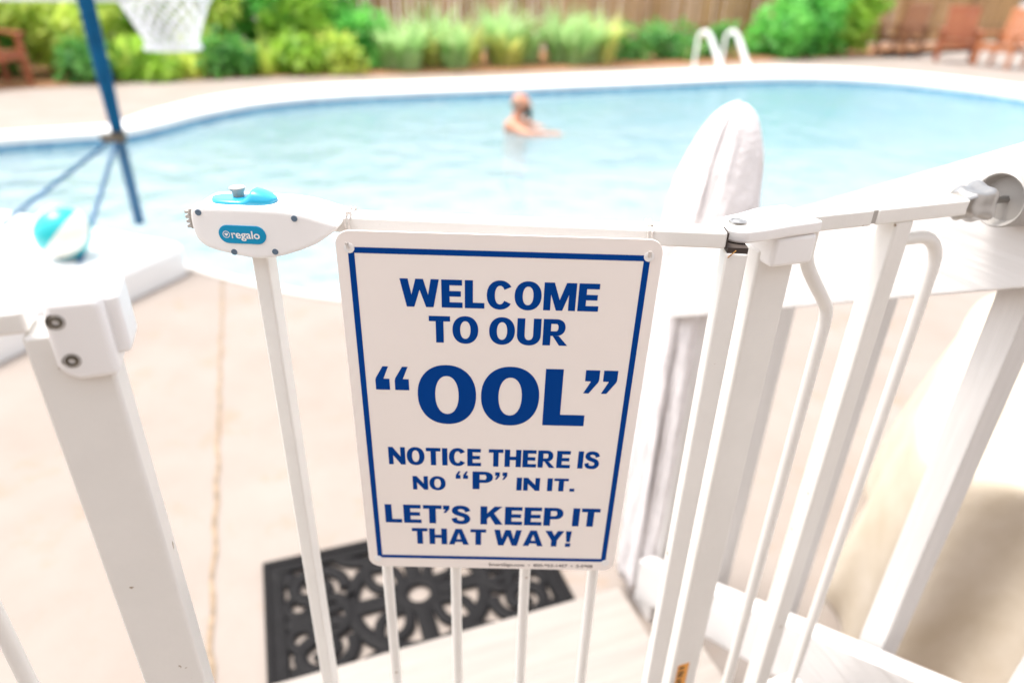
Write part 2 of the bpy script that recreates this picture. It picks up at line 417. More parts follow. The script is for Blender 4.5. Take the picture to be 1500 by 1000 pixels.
# ================================================================ SETTING
inner_ctrl = [(-1.74, 3.42), (-.87, 3.08), (.2, 3.05), (1.2, 3.4), (2.5, 4.0), (4.5, 4.7), (6.5, 5.8), (7.9, 7.4), (8.1, 9.2), (7.61, 10.92),
    (7.02, 11.72), (6.22, 12.3), (5.11, 12.46), (3.87, 12.15), (2.58, 11.52), (.9, 10.73), (-.29, 10.16), (-1.12, 9.81), (-2.29, 9.23),
    (-3.05, 8.6), (-3.47, 7.8), (-3.77, 6.82), (-4.22, 6.5), (-4.85, 6.1), (-5.3, 5.3), (-4.6, 4.45), (-3.1, 4.05), (-2.3, 3.8)]
width = [.05, .05, .05, .05, .06, .1, .3, .6, 1.2, 1.5, 1.7, 1.9, 1.9, 1.5, 1.35, 1.25, 1.2, 1.15, 1.15, 1.0, .75, .5, .42, .4, .4, .2, .08, .05]
ctr = [(x, y, wd) for (x, y), wd in zip(inner_ctrl, width)]
loop = catmull(ctr, 6)
P_in = [Vector((p.x, p.y, 0)) for p in loop]
P_out = []
nL = len(loop)
for i, p in enumerate(loop):
    t = (P_in[(i+1) % nL]-P_in[i-1]).normalized(); nrm = Vector((t.y, -t.x, 0))   # counter-clockwise loop: outward is right-hand
    P_out.append(P_in[i] + nrm*p.z*.70)

# ground sheet with the pool cut out
g = MB(); bm = g.bm
big = [(-60, -40), (60, -40), (60, 80), (-60, 80)]
bv = [bm.verts.new((x, y, 0)) for x, y in big]; iv = [bm.verts.new((p.x, p.y, 0)) for p in P_out]
es = [bm.edges.new((bv[i], bv[(i+1) % 4])) for i in range(4)] + [bm.edges.new((iv[i], iv[(i+1) % nL])) for i in range(nL)]
bmesh.ops.triangle_fill(bm, use_beauty=True, use_dissolve=False, edges=es, normal=(0, 0, 1))
tag(g.build('ground', 'concrete', sharp=0), kind='structure')
# coping ring
c = MB(); prof = []
for i in range(nL):
    a, b = P_in[i], P_out[i]; d = (b-a).normalized() if (b-a).length > 1e-4 else Vector((0, 0, 0)); bl = min(.015, (b-a).length*.3)
    prof.append([a+Vector((0, 0, -.05)), a+Vector((0, 0, .012)), a+d*bl+Vector((0, 0, .022)), b-d*bl+Vector((0, 0, .022)), b+Vector((0, 0, .012)), b+Vector((0, 0, -.03))])
vv = [v for r_ in prof for v in r_]; ff = []
for i in range(nL):
    j = (i+1) % nL
    for k in range(5): ff.append((i*6+k, i*6+k+1, j*6+k+1, j*6+k))
c.add(vv, ff); tag(c.build('pool_coping', 'coping'), kind='structure')
# basin: tile band, walls, floor
def ring(zs, m, name, inset=0.):
    k = MB(); vv = []; ff = []
    for z in zs:
        for i in range(nL): vv.append((P_in[i].x, P_in[i].y, z))
    for a in range(len(zs)-1):
        for i in range(nL): ff.append((a*nL+i, a*nL+(i+1) % nL, (a+1)*nL+(i+1) % nL, (a+1)*nL+i))
    return k, vv, ff
k, vv, ff = ring([-.05, -.22], None, None); k.add(vv, ff, True); tag(k.build('waterline_tile', 'tile'), kind='structure')
k, vv, ff = ring([-.22, -1.25], None, None); ff.append(tuple(range(nL, 2*nL))); k.add(vv, ff)
tag(k.build('pool_basin', 'basin'), kind='structure')
WZ = -.11
wm = MB(); wm.add([(p.x, p.y, WZ) for p in P_in], [tuple(range(nL))])
bmesh.ops.triangulate(wm.bm, faces=wm.bm.faces[:])
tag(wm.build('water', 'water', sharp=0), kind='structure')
# planting bed beyond the far coping
FA = R(24); FP = Vector((-.04, 15.4, 0)); FD = Vector((math.cos(FA), math.sin(FA), 0)); FN = Vector((math.sin(FA), -math.cos(FA), 0))
bed = [(-14, 5.2), (-7.2, 8.3), (-5.2, 9.75), (-3.6, 10.6), (-2.4, 11.0), (-.3, 11.9), (2.9, 13.5), (5.2, 15.0), (8.0, 16.3), (8.6, 18.0), (14, 20.5), (13.4, 21.4)]
fb = [FP+FD*15.0+FN*-.3, FP+FD*-16+FN*-.3]
bd = MB(); pts = [(x, y, .004) for x, y in bed[:-1]] + [(v.x, v.y, .004) for v in fb]
bd.add(pts, [tuple(range(len(pts)))]); bmesh.ops.triangulate(bd.bm, faces=bd.bm.faces[:])
tag(bd.build('planting_bed', 'mulch', sharp=0), kind='structure')
# expansion joint in the concrete
cr = MB(); A, B = Vector((-1.53, 3.30, 0)), Vector((-.42, .33, 0)); d = (B-A); nn = Vector((-d.y, d.x, 0)).normalized()
pl, pr = [], []
for i in range(60):
    t = i/59; p = A+d*t + nn*(.004*math.sin(i*1.7)+.003*random.uniform(-1, 1)); wd = .0045+.003*random.random()
    pl.append(p+nn*wd+Z*.004); pr.append(p-nn*wd+Z*.004)
cr.add(pl+pr, [(i, i+1, 60+i+1, 60+i) for i in range(59)])
MAT['joint'] = mat('sandy_joint', (.31, .225, .15), .9, .5, 25)
tag(cr.build('expansion_joint', 'joint', sharp=0), kind='structure')

# unseen wall and eave at the viewer's back, added to shade the gate fronts
shade_root = thing('shade_wall', 'unseen tan sided wall with a deep eave, added to shade the gate fronts', 'shade_wall', (0, -2.6, 0))
MAT['siding'] = mat('tan_siding', (.36, .30, .25), .7, .1, 3, .2, 10, stretch=(.4, .4, 14))
MB().box(-9, 9, -2.9, -2.55, 0, 3.0, None, .01).build('wall', 'siding', shade_root)
MB().prism([(-3.1, 3.002), (-1.95, 2.75), (-1.95, 2.87), (-3.1, 3.2)], -9.3, 9.3, frame((0, 0, 0), (0, 1, 0), (1, 0, 0), Z), .004, 1, smooth=False).build('shade_eave', 'fence_post', shade_root)

# ================================================================ FENCE
fence = thing('wooden_fence', 'weathered brown vertical board fence running behind the planting bed', 'fence', tuple(FP))
FX = frame(FP, FD, -FN, Z)        # local y points away from the pool
pk = MB(); x = -16.
while x < 15.5:
    wd = random.uniform(.085, .105); h = 1.85+random.uniform(-.015, .015); dy = random.uniform(0, .006)
    pts = [(x, .06), (x+wd, .06), (x+wd, h-.05), (x+wd*.5, h), (x, h-.05)]
    pk.prism(pts, .05+dy, .07+dy, FX, smooth=False); x += wd+random.uniform(.015, .04)
pk.build('picket_panel', 'fence', fence, recalc=False)
for z in (.48, 1.45):
    MB().box(-16, 15.5, .008, .048, z-.045, z+.045, FX, .004).build('rail', 'fence_post', fence)
def fx_of(px):   # rail post spacings measured along the fence
    return px
for xp in (-15.3, -12.9, -10.5, -8.1, -5.6, -2.92, .12, 3.13, 6.1, 8.6, 11.1, 13.6):
    MB().box(xp-.05, xp+.05, -.095, .005, 0, 1.8, FX, .006).build('post', 'fence_post', fence)

# ================================================================ STAIRS AND RAILING
st = thing('wooden_steps', 'pale painted wooden steps leading down from the gate to the patio', 'steps', tuple(U*.2+N*.45))
for n0, n1, zt in ((-.55, -.2, .5), (-.192, .118, .5), (.126, .49, .5), (.485, .735, .335), (.74, .99, .17)):
    MB().box(-.75, .662, n0, n1, zt-.038, zt, FR, .006, 3).build('tread', 'tread', st)
for n0, z0, z1 in ((.455, .30, .462), (.70, .135, .297), (.955, 0, .132)):
    MB().box(-.74, .655, n0, n0+.02, z0, z1, FR, .002).build('riser', 'tread', st)
sm = MB(); sm.prism([(-.5, 0), (.98, 0), (.98, .128), (.725, .128), (.725, .293), (.475, .293), (.475, .458), (-.5, .458)], -.02, .02,
                    frame(U*.60, N, U*-1, Z), smooth=False); sm.build('stringer', 'stringer', st)

rl = thing('stair_railing', 'white painted wooden stair railing with square balusters right of the gate', 'railing', tuple(U*.77+N*.3))
# sloping hand board and lower rail: prisms in the (n, z) plane
def slope_board(name, pts, u0, u1, bev=.004):
    return MB().prism(pts, -u1, -u0, frame((0, 0, 0), N, U*-1, Z), bev, 2).build(name, 'wood_white', rl)
slope_board('handrail_board', [(1.03, .855), (1.03, 1.012), (-.01, 1.5823), (-.01, 1.411)], .716, .752)
slope_board('bottom_rail', [(.985, .125), (.985, .246), (-.01, .892), (-.01, .759)], .702, .742)
for nb in (.08, .27, .455, .635, .81):
    zb = .245+(.985-nb-.02)*.650-.006; zt_ = .992+(1.03-nb)*.541-.05
    MB().box(.755, .793, nb-.019, nb+.019, zb-.10, zt_, FR, .003).build('baluster', 'post_white', rl)
MB().box(.756, .845, -.10, -.012, .5, 1.66, FR, .004).build('newel_post', 'post_white', rl)
pm = MB(); pm.box(.764, .838, .990, 1.072, 0, 1.17, FR, .004); pm.build('newel_post', 'post_white', rl)

# towel hung over the newel post
tw = thing('towel', 'white terry towel hooded over the newel post of the stair railing', 'towel', tuple(U*.80+N*1.0+Z*1.2))
# smooth side thrown over the post top, falling on the stair side
levels = [(1.286, .004, .004), (1.283, .012, .011), (1.275, .022, .021), (1.262, .031, .031), (1.243, .039, .041), (1.214, .046, .053), (1.180, .052, .064), (1.140, .056, .074),
          (1.11, .059, .081), (1.05, .060, .082), (.96, .060, .080), (.85, .060, .077), (.72, .059, .074), (.58, .058, .070), (.45, .058, .068), (.30, .058, .066), (.12, .058, .064)]
def hood(a0, a1, nseg, grow, rib, cshift, z_end, phase):
    vv = []; ns = 60
    for i in range(ns):
        zt = levels[0][0]-(levels[0][0]-z_end)*(i/(ns-1))**1.5
        for q in range(len(levels)-1):
            if levels[q][0] >= zt >= levels[q+1][0]: break
        f_ = (levels[q][0]-zt)/(levels[q][0]-levels[q+1][0]); rx = levels[q][1]*(1-f_)+levels[q+1][1]*f_; ry = levels[q][2]*(1-f_)+levels[q+1][2]*f_
        k = min(1, i/ns*2.2)
        for j in range(nseg):
            a = R(a0+(a1-a0)*j/(nseg-1)); cc, ss = math.cos(a), math.sin(a)
            x_ = math.copysign(abs(cc)**.62, cc)*(rx+grow*k); y_ = math.copysign(abs(ss)**.62, ss)*(ry+grow*k)
            rip = k*(.0035 if zt > .9 else .0016)*(math.sin(j*.41+zt*31+phase)*math.sin(zt*23-j*.19)+.6*math.sin(j*.9-zt*47))+rib*k*(math.sin(j*.62+phase+.8*math.sin(zt*9))+.7*math.sin(j*.23+zt*7))
            L_ = math.hypot(x_, y_)+1e-6
            lean = -.028*max(0, (zt-1.0)/.28)**1.4
            vv.append(U*(.800+x_*(1+rip/L_)) + N*(1.062+cshift*k+lean+y_*(1+rip/L_)) + Z*(zt-.026+.003*math.sin(j*.5+phase)*k))
    t = MB(); t.add(vv, [(i*nseg+j, i*nseg+j+1, (i+1)*nseg+j+1, (i+1)*nseg+j) for i in range(ns-1) for j in range(nseg-1)], True)
    return t
fo1 = hood(-180, 180, 97, 0, .0022, 0, .14, 0).build('draped_cloth', 'towel', tw, sharp=0)
fo = hood(62, 200, 76, .010, .0032, .010, .10, 1.3).build('hanging_fold', 'towel', tw, sharp=0)
md = fo.modifiers.new('thickness', 'SOLIDIFY'); md.thickness = .006; md.offset = 0

# beige canvas cover beyond the railing
cv = MB(); q0 = [Vector((.80, 1.15)), Vector((1.24, .92)), Vector((2.0, 1.72)), Vector((1.52, 2.06))]
def rquad(sc, grow):
    cen = sum(q0, Vector((0, 0)))/4; out = []
    for i in range(4):
        a, b, c2 = q0[i-1], q0[i], q0[(i+1) % 4]
        p1 = b+(a-b)*.22; p2 = b+(c2-b)*.22
        for t in (0, .25, .5, .75, 1): out.append(((1-t)**2*p1+2*t*(1-t)*b+t*t*p2))
        for t in (.2, .4, .6, .8): out.append(p2+((c2+(b-c2)*.22)-p2)*t)
    return [cen+(p-cen)*sc+(p-cen).normalized()*grow for p in out]
lev = [(.30, .0, .60), (.70, 0, .60), (.93, 0, .598), (.985, 0, .590), (1.0, .002, .565), (1.0, .012, .46), (1.0, .03, .32), (1.0, .045, .18), (1.0, .06, .06), (1.0, .065, .005)]
vv = []
for i, (sc, gr, z) in enumerate(lev):
    rq = rquad(sc, gr)
    for j, p in enumerate(rq):
        fall = max(0, (i-3)/6)
        f_ = fall*(.05*math.sin(j*1.35+.25*i)+.03*math.sin(j*2.5+1))+.010*math.sin(j*.8+i)
        d2 = (p-sum(q0, Vector((0, 0)))/4).normalized()
        vv.append((p.x+d2.x*f_, p.y+d2.y*f_, z+.012*math.sin(j*1.1+i*.7)*(1 if i < 9 else 0)))
nq = len(rq)
ff = [(i*nq+j, i*nq+(j+1) % nq, (i+1)*nq+(j+1) % nq, (i+1)*nq+j) for i in range(len(lev)-1) for j in range(nq)] + [tuple(range(nq))]
cv.add(vv, ff, True)
co = cv.build('canvas_cover', 'canvas', sharp=0)
md = co.modifiers.new('soft', 'SUBSURF'); md.levels = 2; md.render_levels = 2
tag(co, 'beige canvas cover draped over a low bulky thing beyond the stair railing', 'cover')

# ================================================================ RUBBER MAT
mt_c = Vector((-.246, 1.094, 0)); mx_ = Vector((.9285, .371, 0)); 
a_m = math.atan2(.34, .93)
mX = Vector((math.cos(a_m), math.sin(a_m), 0)); mY = Vector((-math.sin(a_m), math.cos(a_m), 0))
corner = Vector((-.665, 1.345, 0))
LM, WM = .768, .46
MM = frame(corner - mY*WM + Z*.005, mX, mY, Z)
rm = MB()
def strip(path, wd, h, closed=False, z0=0.):
    wd *= 1.45
    P = [Vector((p[0], p[1], 0)) for p in path]; n_ = len(P); vv = []
    for i in range(n_):
        a = P[(i-1) % n_] if (closed or i > 0) else P[i]; b = P[(i+1) % n_] if (closed or i < n_-1) else P[i]
        t = (b-a).normalized(); nn_ = Vector((-t.y, t.x, 0))
        for s, hh in ((1, 0), (1, .6), (.45, 1), (-.45, 1), (-1, .6), (-1, 0)): vv.append(P[i]+nn_*wd*.5*s+Z*(z0+h*hh))
    ff = []
    for i in range(n_ if closed else n_-1):
        j = (i+1) % n_
        for k2 in range(5): ff.append((i*6+k2, j*6+k2, j*6+k2+1, i*6+k2+1))
    if not closed: ff += [tuple(range(6)), tuple(range((n_-1)*6, n_*6))]
    rm.add(vv, ff, True, MM)
zc = [0.]
def zz(): zc[0] += .0001; return zc[0]
# border frame and rim
for (x0, x1, y0, y1, h) in ((0, LM, WM-.052, WM, .010), (0, LM, 0, .052, .010), (0, .052, .0525, WM-.0525, .010), (LM-.052, LM, .0525, WM-.0525, .010)):
    rm.box(x0, x1, y0, y1, 0, h, MM, .003)
strip([(.013, .013), (LM-.013, .013), (LM-.013, WM-.013), (.013, WM-.013)], .014, .006, True, .0095)
strip([(.046, .046), (LM-.046, .046), (LM-.046, WM-.046), (.046, WM-.046)], .012, .006, True, .0095)
def circ(cx, cy, rx, ry, a0=0, a1=360, n_=28): return [(cx+rx*math.cos(R(a0+(a1-a0)*i/n_)), cy+ry*math.sin(R(a0+(a1-a0)*i/n_))) for i in range(n_+(0 if a1-a0 == 360 else 1))]
cx, cy = LM/2, WM/2
strip(circ(cx, cy, .175, .165), .026, .012, True, zz()); strip(circ(cx, cy, .045, .045), .022, .012, True, zz())
for k_ in range(4):
    a = 45+90*k_; dx, dy = math.cos(R(a)), math.sin(R(a))
    for s in (1, -1):
        P = []
        for i in range(15):
            t = i/14; rr = .05+.12*t; off = s*.036*math.sin(math.pi*t)
            P.append((cx+dx*rr-dy*off, cy+dy*rr+dx*off))
        strip(P, .019, .011, False, zz())
for a in (0, 90, 180, 270):
    dx, dy = math.cos(R(a)), math.sin(R(a)); strip([(cx+dx*.05, cy+dy*.05), (cx+dx*.165, cy+dy*.16)], .03, .010, False, zz())
for sx in (-1, 1):
    for sy in (-1, 1):
        # scrolls filling the corners
        P = []
        for i in range(34):
            t = i/33; a = 2.9*math.pi*t+math.pi*.2; rr = .012+.066*t
            P.append((cx+sx*(.255+rr*math.cos(a)), cy+sy*(.098+rr*math.sin(a)*.9)))
        strip(P, .022, .012, False, zz())
        strip([(cx+sx*.155, cy+sy*.05), (cx+sx*.21, cy+sy*.02), (cx+sx*.26, cy+sy*.012), (cx+sx*.352, cy+sy*.0)], .02, .010, False, zz())
        strip(catmull([(cx+sx*.09, cy+sy*.145), (cx+sx*.15, cy+sy*.16), (cx+sx*.19, cy+sy*.185)], 6, False), .022, .010, False, zz())
        strip([(cx+sx*.31, cy+sy*.14), (cx+sx*.355, cy+sy*.185)], .03, .010, False, zz())
        strip(circ(cx+sx*.30, cy+sy*.05, .03, .03), .016, .011, True, zz())
    strip(circ(cx+sx*.215, cy, .034, .055), .018, .012, True, zz())
    strip([(cx+sx*.245, cy), (cx+sx*.355, cy)], .022, .010, False, zz())
for sy in (-1, 1): strip([(cx, cy+sy*.155), (cx, cy+sy*.19)], .05, .010, False, zz())
tag(rm.build('doormat', 'rubber', recalc=False), 'black openwork rubber doormat with scroll pattern at the foot of the steps', 'doormat')

# ================================================================ SAFETY GATE
gate = thing('safety_gate', 'white metal pressure mounted child safety gate with its door ajar', 'gate', tuple(U*.14+N*.455+Z*.5))
NF0 = .445                                   # front of the fixed frame
def post(u0, u1, n1, ztop):
    return MB().box(u0, u1, NF0, n1, .52, ztop, FR, .0035, 3).build('frame_post', 'enamel', gate)
pL = post(-.154, -.109, NF0+.032, 1.2465)
pRt = post(.391, .431, NF0+.034, 1.246)
MB().box(-.62, -.1485, NF0+.001, NF0+.028, 1.2475, 1.2635, FR, .003, 3).build('frame_rail', 'enamel', gate)
MB().box(-.62, .64, NF0+.002, NF0+.03, .525, .545, FR, .003, 3).build('frame_rail', 'enamel', gate)
for ub in (-.235, -.31, -.385):
    MB().tube([U*ub+N*(NF0+.014)+Z*.545, U*ub+N*(NF0+.014)+Z*1.2475], .0062, 14).build('frame_bar', 'enamel', gate)
# corner cap of the latch-side post
cp = MB(); cp.prism([(-.1345, 1.2705), (-.138, 1.256), (-.138, 1.227), (-.134, 1.219), (-.128, 1.215), (-.107, 1.215), (-.1045, 1.219), (-.1045, 1.265), (-.109, 1.2705)],
                    NF0-.008, NF0+.022, FR, .005, 4)
cp.box(-.1085, -.0965, NF0+.002, NF0+.038, 1.2255, 1.2675, FR, .004, 3)
cp.box(-.137, -.101, NF0+.017, NF0+.040, 1.246, 1.2695, FR, .004, 3)
cp.build('corner_cap', 'plastic', pL)
for uu, zb in ((-.1305, 1.2575), (-.1285, 1.2305)):
    p = U*uu+N*(NF0-.0076)+Z*zb; Mx = along(p, -N)
    MB().lathe([(.0056, -.004), (.0056, .0002), (.0046, .0006), (.0042, -.0002), (.0036, .0012), (.0022, .0018), (.0019, .0002), (0, .0002)], Mx, 20).build('bolt', 'steel', pL)
# hinge bracket on the other post
hb = MB()
hb.box(.3925, .4364, NF0-.0144, NF0+.0325, 1.2345, 1.262, FR, .0045, 4)
arc = [(.360+.0165*math.cos(R(a)), NF0-.001+.0195*math.sin(R(a))) for a in range(90, 271, 15)]
plan = arc + [(.380, NF0-.0195), (.402, NF0-.0165), (.4365, NF0-.0145), (.4365, NF0+.033), (.402, NF0+.031), (.380, NF0+.023)]
t_ = frame((0, 0, 0), U, Z*-1, N)           # prism polygon in (u, n), extruded along z
hb.prism(plan, -1.2735, -1.2622, t_, .0025, 3)
hbo = hb.build('hinge_bracket', 'plastic', gate)
MB().lathe([(.0078, -.002), (.0078, .0008), (.0072, .0022), (.0055, .0026), (.005, .0018), (.0035, .0028), (0, .003)], along(U*.361+N*(NF0-.001)+Z*1.2735, Z), 24).build('rivet', 'chrome', hbo)
# warning label near the bottom of the hinge-side post
lb = MB(); lb.box(.3985, .4145, NF0-.0006, NF0+.001, .622, .700, FR); lbo = lb.build('warning_label', 'label', pRt)
lk = MB()
zq = .696
while zq > .632:
    lk.box(.4005, .4005+random.uniform(.005, .009), NF0-.001, NF0-.0005, zq-.0035, zq, FR); zq -= random.choice((.006, .007, .009))
lk.build('label_marks', 'dark', lbo)
# extension panel
rz0, rz1 = 1.256, 1.2715
MB().box(.437, .511, NF0+.002, NF0+.026, rz0, rz1, FR, .0022, 3).build('extension_rail', 'enamel', gate)
e2 = MB().box(.5165, .628, NF0+.002, NF0+.026, rz0, rz1, FR, .0022, 3).build('extension_rail', 'enamel', gate)
MB().box(.509, .5185, NF0+.0038, NF0+.0242, rz0+.0017, rz1-.0015, FR).build('rail_joiner', 'grey_plastic', e2)
def bar(path): return MB().tube([U*a+N*(NF0+.014)+Z*b for a, b in path], .0063, 16).build('frame_bar', 'enamel', gate)
bar([(.4555, 1.257), (.4555, 1.238)] + [(p.x, p.y) for p in catmull([(.4555, 1.236), (.457, 1.226), (.4665, 1.210), (.488, 1.183), (.497, 1.170), (.4995, 1.155)], 5, False)] + [(.4998, .9), (.5, .545)])
MB().box(.5425, .5645, NF0+.003, NF0+.026, .545, rz0+.001, FR, .003, 3).build('frame_post', 'enamel', gate)
arc2 = [(.5635, 1.234), (.590, 1.234)] + [(.590+.032*math.sin(R(a)), 1.202+.032*math.cos(R(a))) for a in range(15, 91, 15)] + [(.6225, 1.15), (.6225, .9), (.6225, .545)]
bar(arc2)
# tension knob and wall cup, pressed on the railing board
ax = U
pc = U*.6275+N*(NF0+.014)+Z*1.2637
nb_ = MB(); prof = []
for i in range(11):
    t = i/10; prof.append(t)
vv = []; SEG = 48
pr_ = [(-.003, .0001), (-.003, .0135), (.001, .0165), (.006, .0185), (.012, .0175), (.019, .0185), (.026, .0215), (.031, .0225), (.034, .0215), (.0355, .017), (.0355, .006)]
for t, r0 in pr_:
    r0 *= .87; t *= .86
    for k_ in range(SEG):
        a = 2*math.pi*k_/SEG; rr = r0*(1+.10*math.cos(a*5+.6)*(1 if .002 < t < .034 else .2))
        vv.append((rr*math.cos(a), rr*math.sin(a), t))
ff = [(i*SEG+k_, i*SEG+(k_+1) % SEG, (i+1)*SEG+(k_+1) % SEG, (i+1)*SEG+k_) for i in range(len(pr_)-1) for k_ in range(SEG)]
nb_.add(vv, ff, True, along(pc, ax))
MB().box(.6265, .6305, NF0+.0045, NF0+.0235, rz0+.002, rz1-.002, FR).build('rail_end', 'dark', e2)
cup = MB(); cup.lathe([(0, .011), (.0215, .011), (.0225, .0095), (.0238, .0035), (.0245, .001), (.026, .0), (.0272, .0012), (.0276, .006), (.0280, .0225), (.0286, .0335), (.0, .0337)], along(U*.682+N*(NF0+.014)+Z*1.2637, ax), 48)
cupo = cup.build('mounting_cup', 'cup_grey', gate)
nb_.build('tension_knob', 'chrome', cupo)
MB().tube([pc+ax*.029, U*.695+N*(NF0+.014)+Z*1.2637], .0036, 14).build('spindle', 'chrome', cupo)

# ---- the door
D0 = .521
df = MB()
df.box(-.222, .1465, D0, D0+.020, 1.2605, 1.2745, DR, .0022, 3)
df.box(-.239, .166, D0, D0+.020, .555, .573, DR, .0022, 3)
df.box(-.2405, -.227, D0, D0+.021, .573, 1.26, DR, .0022, 3)
df.box(.1475, .1655, D0, D0+.022, .573, 1.2575, DR, .0022, 3)
door = df.build('door_frame', 'enamel', gate)
MB().box(.1485, .1648, D0+.001, D0+.021, 1.2570, 1.2618, DR).build('stile_gap', 'dark', door)
MB().box(.1463, .1477, D0+.0012, D0+.018, 1.2612, 1.2735, DR).build('rail_joint', 'dark', door)
sc = MB()
for k_ in range(5):
    sc.tube([DU*(.1495+.0011*k_)+DN*(D0-.0002)+Z*(1.2535+.0012*k_), DU*(.1506+.0011*k_)+DN*(D0-.0002)+Z*(1.2552+.0012*k_)], .0004, 6)
sc.build('rust_scratch', 'rust', door)
for ub in (-.1505, -.0755, -.0005, .0720):
    MB().tube([DU*ub+DN*(D0+.010)+Z*.572, DU*ub+DN*(D0+.010)+Z*1.2615], .0058, 16).build('door_bar', 'enamel', door)
# latch housing: outline in (u, z)
def px(x, y): return (-.2305+(x-370)*.000545, 1.2685+(328-y)*.00058)
ol = [px(*p) for p in ((283, 315), (286, 308), (295, 305), (330, 304), (400, 304), (432, 306), (455, 310), (478, 316), (495, 321), (500, 325), (492, 333), (478, 343), (464, 352), (440, 362), (412, 371), (385, 376),
                       (360, 376), (330, 371), (303, 364), (290, 356), (284, 346), (282, 330))]
ols = catmull(ol, 3); cen_ = sum(ols, Vector((0, 0)))/len(ols)
hn = MB(); vv = []
hprof = [(.80, -.0146), (.93, -.0143), (.965, -.0135), (.985, -.0115), (.996, -.008), (1, -.003), (1, .020), (.996, .025), (.985, .0285), (.965, .0305), (.93, .0312)]
for k_, dp in hprof:
    for p in ols:
        d_ = p-cen_; vv.append(DR @ Vector((cen_.x+d_.x*(1-(1-k_)*.62), D0+dp, cen_.y+d_.y*k_)))
n_ = len(ols)
ff = [(i*n_+j, i*n_+(j+1) % n_, (i+1)*n_+(j+1) % n_, (i+1)*n_+j) for i in range(len(hprof)-1) for j in range(n_)]+[tuple(range(n_)), tuple(range((len(hprof)-1)*n_, len(hprof)*n_))]
hn.add(vv, ff, True)
hous = hn.build('latch_housing', 'plastic', door, sharp=50)
FD0 = D0-.0146
for p in ((297, 312), (437, 315), (340, 367), (402, 364)):
    a, b = px(*p); Mx = along(DU*a+DN*(FD0-.0002)+Z*b, -DN)
    MB().lathe([(.0025, -.003), (.0025, .0002), (.0021, .0004), (.0018, .0003), (0, .0003)], Mx, 20).build('screw_hole', 'hole', door)
# badge with its mark and lettering
bx0, bz0 = px(322, 354); bx1, bz1 = px(392, 328)
def pill(x0, x1, z0, z1, inset=0):
    r_ = (z1-z0)/2-inset; zc_ = (z0+z1)/2; xa, xb = x0+inset+r_, x1-inset-r_
    return [(xb+r_*math.sin(R(a)), zc_+r_*math.cos(R(a))) for a in range(0, 181, 12)]+[(xa-r_*math.sin(R(a)), zc_-r_*math.cos(R(a))) for a in range(0, 181, 12)]
bd_ = MB(); bd_.prism(pill(bx0, bx1, bz0, bz1), FD0-.0007, FD0+.001, DR, .0002, 1); bd_.build('badge', 'badge', door)
BT = frame(DN*(FD0-.0007), DU, Z, -DN)      # xy plane of lettering on the badge
lt = MB(); wz = bz1-bz0; wx = bx1-bx0
text_into(lt, 'regalo', (bx0+wx*.27, bx0+wx*.87, bz0+wz*.165, bz0+wz*.735), BT, .018, .0003)
rc = (bx0+wx*.165, bz0+wz*.5)
n_ = 28
ringv = [BT @ Vector((rc[0]+r_*math.cos(2*math.pi*i/n_), rc[1]+r_*math.sin(2*math.pi*i/n_), .0003)) for r_ in (.0029, .0024) for i in range(n_)]
lt.add(ringv, [(i, (i+1) % n_, n_+(i+1) % n_, n_+i) for i in range(n_)])
hv = []
for i in range(24):
    t = 2*math.pi*i/24; hv.append(BT @ Vector((rc[0]+.00011*16*math.sin(t)**3*.85, rc[1]+.00011*(13*math.cos(t)-5*math.cos(2*t)-2*math.cos(3*t)-math.cos(4*t))*.85, .0003)))
lt.add(hv, [tuple(range(24))])
lt.build('badge_lettering', 'plastic', door, sharp=0)
# blue thumb slide with raised hump, grey button, grey latch tab
ztop = px(370, 304)[1]
bl = MB(); NX, NY = 40, 16; vv = []
for i in range(NX+1):
    t = i/NX; u_ = -.2665+.0525*t
    hump = 0
    if t > .50: 
        s_ = (t-.50)/.5; hump = .0075*min(1, s_/.32)**1.5*(1 if s_ < .32 else (1-((s_-.32)/.68)**1.8))
    half = .0125*math.sqrt(max(.0, 1-(2*t-1)**4))+.0003
    for j in range(NY+1):
        s = -1+2*j/NY
        vv.append(DR @ Vector((u_, D0+.006+half*s, ztop+.0028+hump*(1-abs(s)**3)-.0035*abs(s)**8)))
ff = [(i*(NY+1)+j, (i+1)*(NY+1)+j, (i+1)*(NY+1)+j+1, i*(NY+1)+j+1) for i in range(NX) for j in range(NY)]
bl.add(vv, ff, True); blo = bl.build('latch_slider', 'teal', door, sharp=50)
md = blo.modifiers.new('thickness', 'SOLIDIFY'); md.thickness = .0045; md.offset = -1
MB().lathe([(.0042, -.002), (.0048, .003), (.0064, .0058), (.0064, .0066), (.0058, .0072), (0, .0074)], along(DU*-.2465+DN*(D0+.009)+Z*(ztop+.0032), Z), 24).build('latch_button', 'grey_plastic', door)
tb = MB()
ta, tb0 = px(267, 343); tc_, td = px(285, 313)
tb.box(ta+.002, tc_+.004, D0-.004, D0+.014, tb0, td, DR, .0012, 2)
for k_ in range(4):
    z_ = tb0+(td-tb0)*(.16+.23*k_); tb.box(ta, ta+.0035, D0-.0055, D0+.0155, z_-.0012, z_+.0012, DR, .0005, 2)
tb.build('latch_tab', 'grey_plastic', door)

